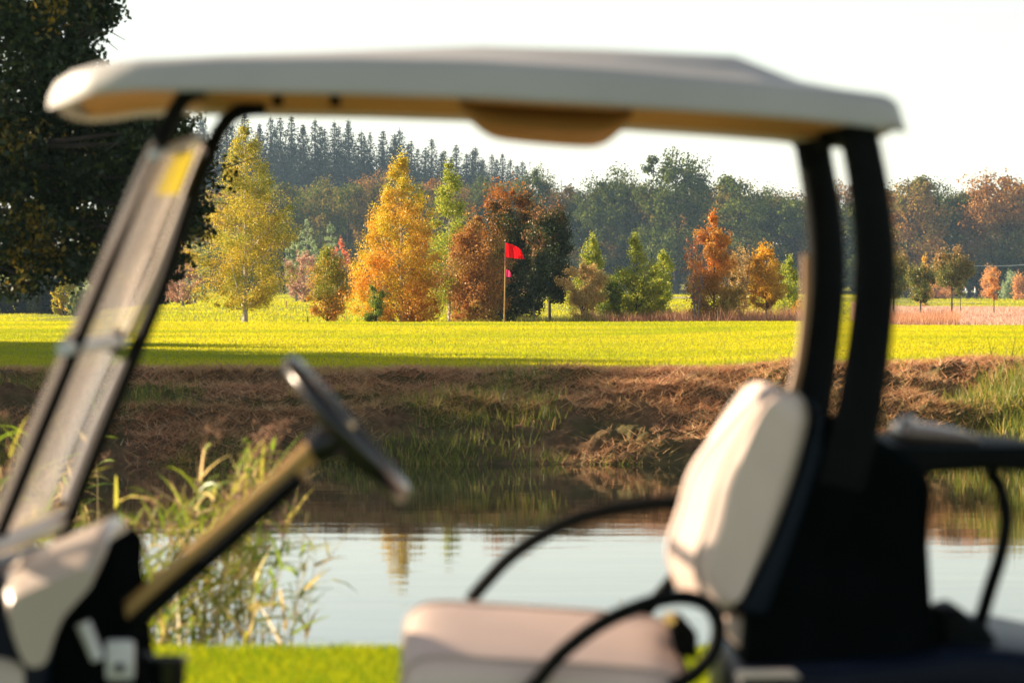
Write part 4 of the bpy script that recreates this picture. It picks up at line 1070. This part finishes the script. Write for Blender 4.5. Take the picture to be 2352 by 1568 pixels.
# key plate, knob and cup holder on the dashboard
pl = S(275, 1515, 8.46)
MB().box(pl - Vector((.030, .010, .042)), pl + Vector((.030, .010, .042))).build("key_plate", M['plate'], dash_o, bevel=.008)
MB().tube([pl + Vector((.0, -.008, -.015)), pl + Vector((.0, -.03, -.015))], [.011, .009], 10).build("key_switch", M['black'], dash_o)
c_ = S(378, 1512, 8.72)
cup = MB()
ringsc = []
for r, z in ((.040, -.10), (.047, -.004), (.052, 0), (.052, .004), (.045, .004), (.040, -.004), (.034, -.08)):
    ringsc.append([c_ + Vector((r * math.cos(t), r * math.sin(t), z)) for t in np.linspace(0, 2 * math.pi, 24, endpoint=False)])
cup.loft(ringsc).build("cup_holder", M['black_gloss'], dash_o)
MB().box(S(300, 1530, 8.72) - Vector((.03, .05, .04)), S(345, 1530, 8.72) + Vector((.0, .05, .03))).build("cup_bracket", M['black'], dash_o, bevel=.008)
q = S(190, 1430, 8.45); MB().tube([q, S(225, 1515, 8.45)], [.016, .014], 8).build("dash_trim", M['plate'], dash_o)

# steering column and wheel
yw = 8.54
ca, cb2 = S(285, 1412, yw), S(724, 1030, yw)
col_o = MB().tube([ca, ca.lerp(cb2, .15), ca.lerp(cb2, .8), cb2], [.024, .021, .020, .026], 14).build("steering_column", M['column'], cart)
MB().tube([S(300, 1440, yw - .018), S(690, 1096, yw - .018)], .019, 10).build("column_shroud", M['black'], col_o)
MB().tube([S(640, 1140, yw + .05), S(700, 1085, yw + .05)], .018, 10).build("turn_lever", M['column'], col_o)
axisv = (cb2 - ca).normalized(); wc = S(795, 985, yw)
e1 = (S(935, 1150, yw) - S(655, 818, yw)).normalized(); e1 = (e1 - axisv * e1.dot(axisv)).normalized(); e2 = axisv.cross(e1).normalized()
RW = .178
wheel = MB()
pts = [wc + e1 * (RW * math.cos(t)) + e2 * (RW * math.sin(t)) for t in np.linspace(0, 2 * math.pi, 49)[:-1]]
rg = []
for i, p_ in enumerate(pts):
    out = (p_ - wc).normalized(); rg.append([p_ + out * (.0215 * math.cos(a)) + axisv * (.0215 * math.sin(a)) for a in np.linspace(0, 2 * math.pi, 10, endpoint=False)])
rg.append(rg[0])
wheel_o = wheel.loft(rg, caps=False).build("steering_wheel", M['rim_leather'], cart)
hubc = wc - axisv * .035
for ang in (0, 2.2, 4.08):
    dv = e1 * math.cos(ang) + e2 * math.sin(ang)
    MB().tube([hubc, hubc + dv * .07 + axisv * .012, wc + dv * (RW - .004)], [.022, .018, .012], 8, flat=.5).build("spoke", M['black_gloss'], wheel_o)
MB().tube([cb2 - axisv * .01, hubc, hubc + axisv * .028], [.03, .045, .036], 16).build("hub", M['black_gloss'], wheel_o)
MB().box(hubc + axisv * .03 - Vector((.02, .035, .02)), hubc + axisv * .03 + Vector((.02, .035, .02))).build("score_clip", M['brass'], wheel_o, bevel=.008)

# seat cushion
def piping(ring, y0, y1, cen, t, k, parent, bul=None):
    y = y0 + (y1 - y0) * t
    pts = [Vector((cen.x + (p.x - cen.x) * (1 - k[0]), y, cen.z + (p.z - cen.z) * (1 - k[1]))) + (bul(p, t) if bul else Vector()) for p in ring]
    MB().tube(pts + [pts[0]], .0065, 6, caps=False).build("piping", M['piping'], parent)
def pillow(name, mat, ring, y0, y1, cen, ins, parent, bul=None, sub=0):
    rr = []
    for t, k in ins:
        y = y0 + (y1 - y0) * t
        rr.append([Vector((cen.x + (p.x - cen.x) * (1 - k[0]), y, cen.z + (p.z - cen.z) * (1 - k[1]))) + (bul(p, t) if bul else Vector()) for p in ring])
    return MB().loft(rr).build(name, mat, parent, sub=sub)
cus = [(930, 1470), (938, 1425), (962, 1398), (1010, 1388), (1120, 1393), (1260, 1402), (1400, 1412), (1500, 1424), (1545, 1450), (1562, 1500), (1560, 1560), (1400, 1590), (1100, 1590), (945, 1580), (928, 1530)]
ring = crom([S(u, v - 4, YC) for u, v in cus], 3, closed=True); cen = sum(ring, Vector()) / len(ring)
ins = [(0, (.10, .35)), (.012, (.05, .18)), (.04, (.015, .06)), (.10, (0, .0)), (.2, (0, -.02)), (.3, (0, -.02)), (.47, (0, -.02)), (.50, (0, .02)), (.53, (0, -.02)), (.7, (0, -.02)), (.8, (0, -.02)), (.90, (0, 0)), (.96, (.015, .06)), (.988, (.05, .18)), (1, (.10, .35))]
def dome(p, t): return Vector((0, 0, -.085 * max(0, abs(t - .55) - .06) ** 1.3 / .49 ** 1.3))
cush_o = pillow("seat_cushion", M['vinyl'], ring, 8.38, 9.40, cen, ins, cart, dome)
for t_ in (.04, .5, .96): piping(ring, 8.38, 9.40, cen, t_, (.012, .05) if t_ != .5 else (0, .01), cush_o, dome)
# seat pan below it
prism("seat_pan", M['black'], [S(u, v, YC) for u, v in [(960, 1586), (1570, 1586), (1580, 1640), (1575, 2060), (985, 2060), (950, 1680)]], 8.42, 9.38, .015)

# backrest
bk = [(1640, 1392), (1612, 1330), (1612, 1275), (1640, 1190), (1662, 1100), (1700, 1020), (1752, 930), (1790, 895), (1835, 905), (1858, 945), (1845, 1010), (1815, 1110), (1765, 1240), (1720, 1340), (1690, 1392), (1665, 1402)]
ring = crom([S(u, v, 8.46) for u, v in bk], 3, closed=True); cen = sum(ring, Vector()) / len(ring)
def bulge(p, t):
    f = max(0, min(1, (cen.x - p.x) / .10 + (cen.z - p.z) * .25 + .3)); return Vector((-.055 * f * math.sin(math.pi * min(max(t, 0), 1)) ** .6, 0, 0))
ins = [(0, (.30, .10)), (.01, (.16, .05)), (.035, (.06, .02)), (.09, (0, 0)), (.3, (0, -.005)), (.5, (0, -.01)), (.7, (0, -.005)), (.91, (0, 0)), (.965, (.06, .02)), (.99, (.16, .05)), (1, (.30, .10))]
back_o = pillow("backrest", M['vinyl'], ring, 8.42, 9.38, cen, ins, cart, bulge)
for t_ in (.035, .965): piping(ring, 8.42, 9.38, cen, t_, (.055, .018), back_o, bulge)
shell = [(1700, 1405), (1790, 1230), (1840, 1100), (1868, 1000), (1872, 945), (1850, 918), (1872, 922), (1892, 960), (1886, 1040), (1850, 1160), (1790, 1330), (1760, 1410)]
prism("backrest_shell", M['vinyl_dark'], [S(u, v, 8.42) for u, v in shell], 8.43, 9.37, .008)

# rear posts
def band(name, cl, Y, w, dep):
    pts = crom([S(u, v, Y) for u, v in cl], 5); rings = []
    for i, p_ in enumerate(pts):
        d_ = (pts[min(i + 1, len(pts) - 1)] - pts[max(i - 1, 0)]).normalized(); n_ = Vector((d_.z, 0, -d_.x)).normalized()
        ww = w if not callable(w) else w(i / (len(pts) - 1))
        rings.append([p_ + n_ * (ww * math.cos(a)) + Vector((0, dep * math.sin(a), 0)) for a in np.linspace(0, 2 * math.pi, 14, endpoint=False)])
    return MB().loft(rings).build(name, M['black'], cart)
wf = lambda t: np.interp(t, [0, .06, .15, 1], [.052, .042, .041, .052])
band("rear_post", [(1965, 292), (1978, 340), (1998, 450), (2010, 580), (2006, 700), (1988, 850), (1965, 980), (1930, 1120)], 8.44, wf, .026)
band("rear_post", [(1865, 322), (1872, 370), (1888, 470), (1898, 590), (1894, 700), (1878, 830), (1858, 950), (1830, 1080)], 9.36, wf, .026)
MB().tube(crom(path_uv([(1853, 585), (1851, 700), (1836, 830), (1816, 915)], 9.33), 4), .011, 8).build("post_sunlit_edge", M['post_sunlit_edge'], cart)  # added strip: sunlight along the black post's left edge, put in as colour
MB().tube(path_uv([(1880, 325), (1985, 300)], 8.9), .02, 8).build("post_crossbar", M['black'], cart)

# rear well, shelf, fenders
well = [(1700, 1530), (1712, 1400), (1800, 1240), (1868, 1060), (1900, 985), (1960, 965), (2025, 1010), (2120, 1075), (2142, 1110), (2134, 1250), (2142, 1400), (2168, 1500), (2180, 1540)]
prism("rear_well", M['matte'], [S(u, v, 8.45) for u, v in well], 8.44, 9.36, .02)
prism("bag_shelf", M['black'], [S(u, v, 8.50) for u, v in [(2000, 1030), (2020, 1022), (2352, 1022), (2440, 1030), (2450, 1075), (2352, 1082), (2280, 1078), (2140, 1086), (2080, 1100)]], 8.46, 9.34, .012)
q0, q1 = S(2052, 1000, 8.8), S(2235, 1008, 8.8)
rk = []
for t, h_ in ((0, .006), (.06, .028), (.2, .036), (.5, .030), (.8, .022), (.96, .014), (1, .004)):
    c_ = q0.lerp(q1, t); rk.append([c_ + Vector((0, dy, dz_ * h_ / .03)) for dy, dz_ in ((-.20, -.012), (-.20, .016), (-.17, .030), (.17, .030), (.20, .016), (.20, -.012))])
MB().loft(rk).build("strap_tray", plain('tray_grey', (.26, .20, .15), .3, .1, 10, spec=.6), cart, sub=1)
MB().tube(path_uv([(2066, 985), (2072, 965), (2092, 962), (2100, 985)], 8.7), .010, 8).build("tray_buckle", M['steel'], cart)
arm = crom(path_uv([(2272, 1080), (2298, 1120), (2312, 1190), (2300, 1270), (2275, 1350), (2252, 1430), (2240, 1480)], 8.55), 5)
MB().tube(arm, [.016] * len(arm), 10).build("bag_arm", M['black'], cart)
prism("bag_foot", M['black'], [S(u, v, 8.55) for u, v in [(2158, 1400), (2200, 1388), (2222, 1412), (2270, 1440), (2290, 1490), (2160, 1500)]], 8.48, 8.75, .012)
fend = [(1690, 1535), (1900, 1522), (2100, 1505), (2200, 1486), (2300, 1488), (2420, 1500), (2560, 1530), (2620, 1600), (2640, 1760), (2560, 1800), (2500, 1680), (2380, 1610), (2220, 1600), (2090, 1650), (2030, 1800), (1680, 1820)]
prism("rear_fender", M['navy'], [S(u, v, 8.40) for u, v in fend], 8.34, 9.46, .03)
# hip restraints
ha = crom(path_uv([(1190, 1625), (1230, 1568), (1290, 1500), (1380, 1432), (1480, 1388), (1560, 1371), (1622, 1386), (1650, 1430), (1642, 1488), (1604, 1540), (1540, 1580)], 8.36), 5)
MB().tube(ha, .0165, 10).build("hip_restraint", M['black'], cart)
hb = crom(path_uv([(1080, 1380), (1105, 1348), (1180, 1272), (1290, 1205), (1400, 1172), (1530, 1156), (1600, 1170), (1606, 1230), (1560, 1310), (1500, 1385), (1460, 1430)], 9.44), 5)
MB().tube(hb, .0165, 10).build("hip_restraint", M['black'], cart)
# seat bracket and bolt
prism("seat_bracket", M['vinyl'], [S(u, v, 8.6) for u, v in [(1660, 1405), (1720, 1408), (1742, 1450), (1735, 1490), (1690, 1480), (1655, 1440)]], 8.5, 8.62, .012)
MB().tube([S(1538, 1421, 8.62), S(1538, 1421, 8.58)], [.016, .013], 14).build("bolt", M['brass'], cart)
prism("seat_hinge", M['black'], [S(u, v, 8.7) for u, v in [(1530, 1415), (1560, 1405), (1600, 1450), (1600, 1510), (1550, 1500)]], 8.64, 8.72, .006)
prism("sill_trim", M['vinyl'], [S(u, v, 8.34) for u, v in [(1690, 1538), (1822, 1538), (1840, 1556), (1690, 1558)]], 8.325, 8.345, .004)

# lower body and wheels (below the picture)
prism("floor_pan", M['black'], [Vector((x, 0, z)) for x, z in [(-1.05, .34), (.98, .34), (.98, .27), (-1.05, .27)]], 8.44, 9.36, .02)
prism("nose", M['cream'], [Vector((x, 0, z)) for x, z in [(-1.50, .36), (-1.50, .55), (-1.38, .68), (-1.20, .70), (-1.02, .66), (-1.02, .34), (-1.10, .32)]], 8.42, 9.38, .03)
for x in (-1.12, .98):
    for y in (8.47, 9.33):
        rg = []
        for r, dy in ((.12, -.085), (.19, -.095), (.225, -.075), (.235, 0), (.225, .075), (.19, .095), (.12, .085)):
            rg.append([Vector((x + r * math.cos(t), y + dy, .235 + r * math.sin(t))) for t in np.linspace(0, 2 * math.pi, 28, endpoint=False)])
        w = MB().loft(rg, caps=True).build("wheel", M['rubber'], cart)
        MB().tube([(x, y - .100 if y < 8.9 else y + .100, .235), (x, y - .06 if y < 8.9 else y + .06, .235)], [.115, .125], 24).build("rim", M['steel'], w)

# ------------------------------------------------------------------ haze over the fields
hz = MB().box((-1520, -70, -3), (1520, 2520, 62)).build("haze", None, None, smooth=False)
m = bpy.data.materials.new("haze_air"); m.use_nodes = True; N = m.node_tree.nodes; L = m.node_tree.links
N.remove(N["Principled BSDF"])
pv = N.new("ShaderNodeVolumePrincipled"); pv.inputs["Color"].default_value = (.50, .74, 1.0, 1); pv.inputs["Density"].default_value = .00013; pv.inputs["Anisotropy"].default_value = .0
L.new(pv.outputs[0], N["Material Output"].inputs["Volume"])
hz.data.materials.clear(); hz.data.materials.append(m); tag(hz, kind="stuff")
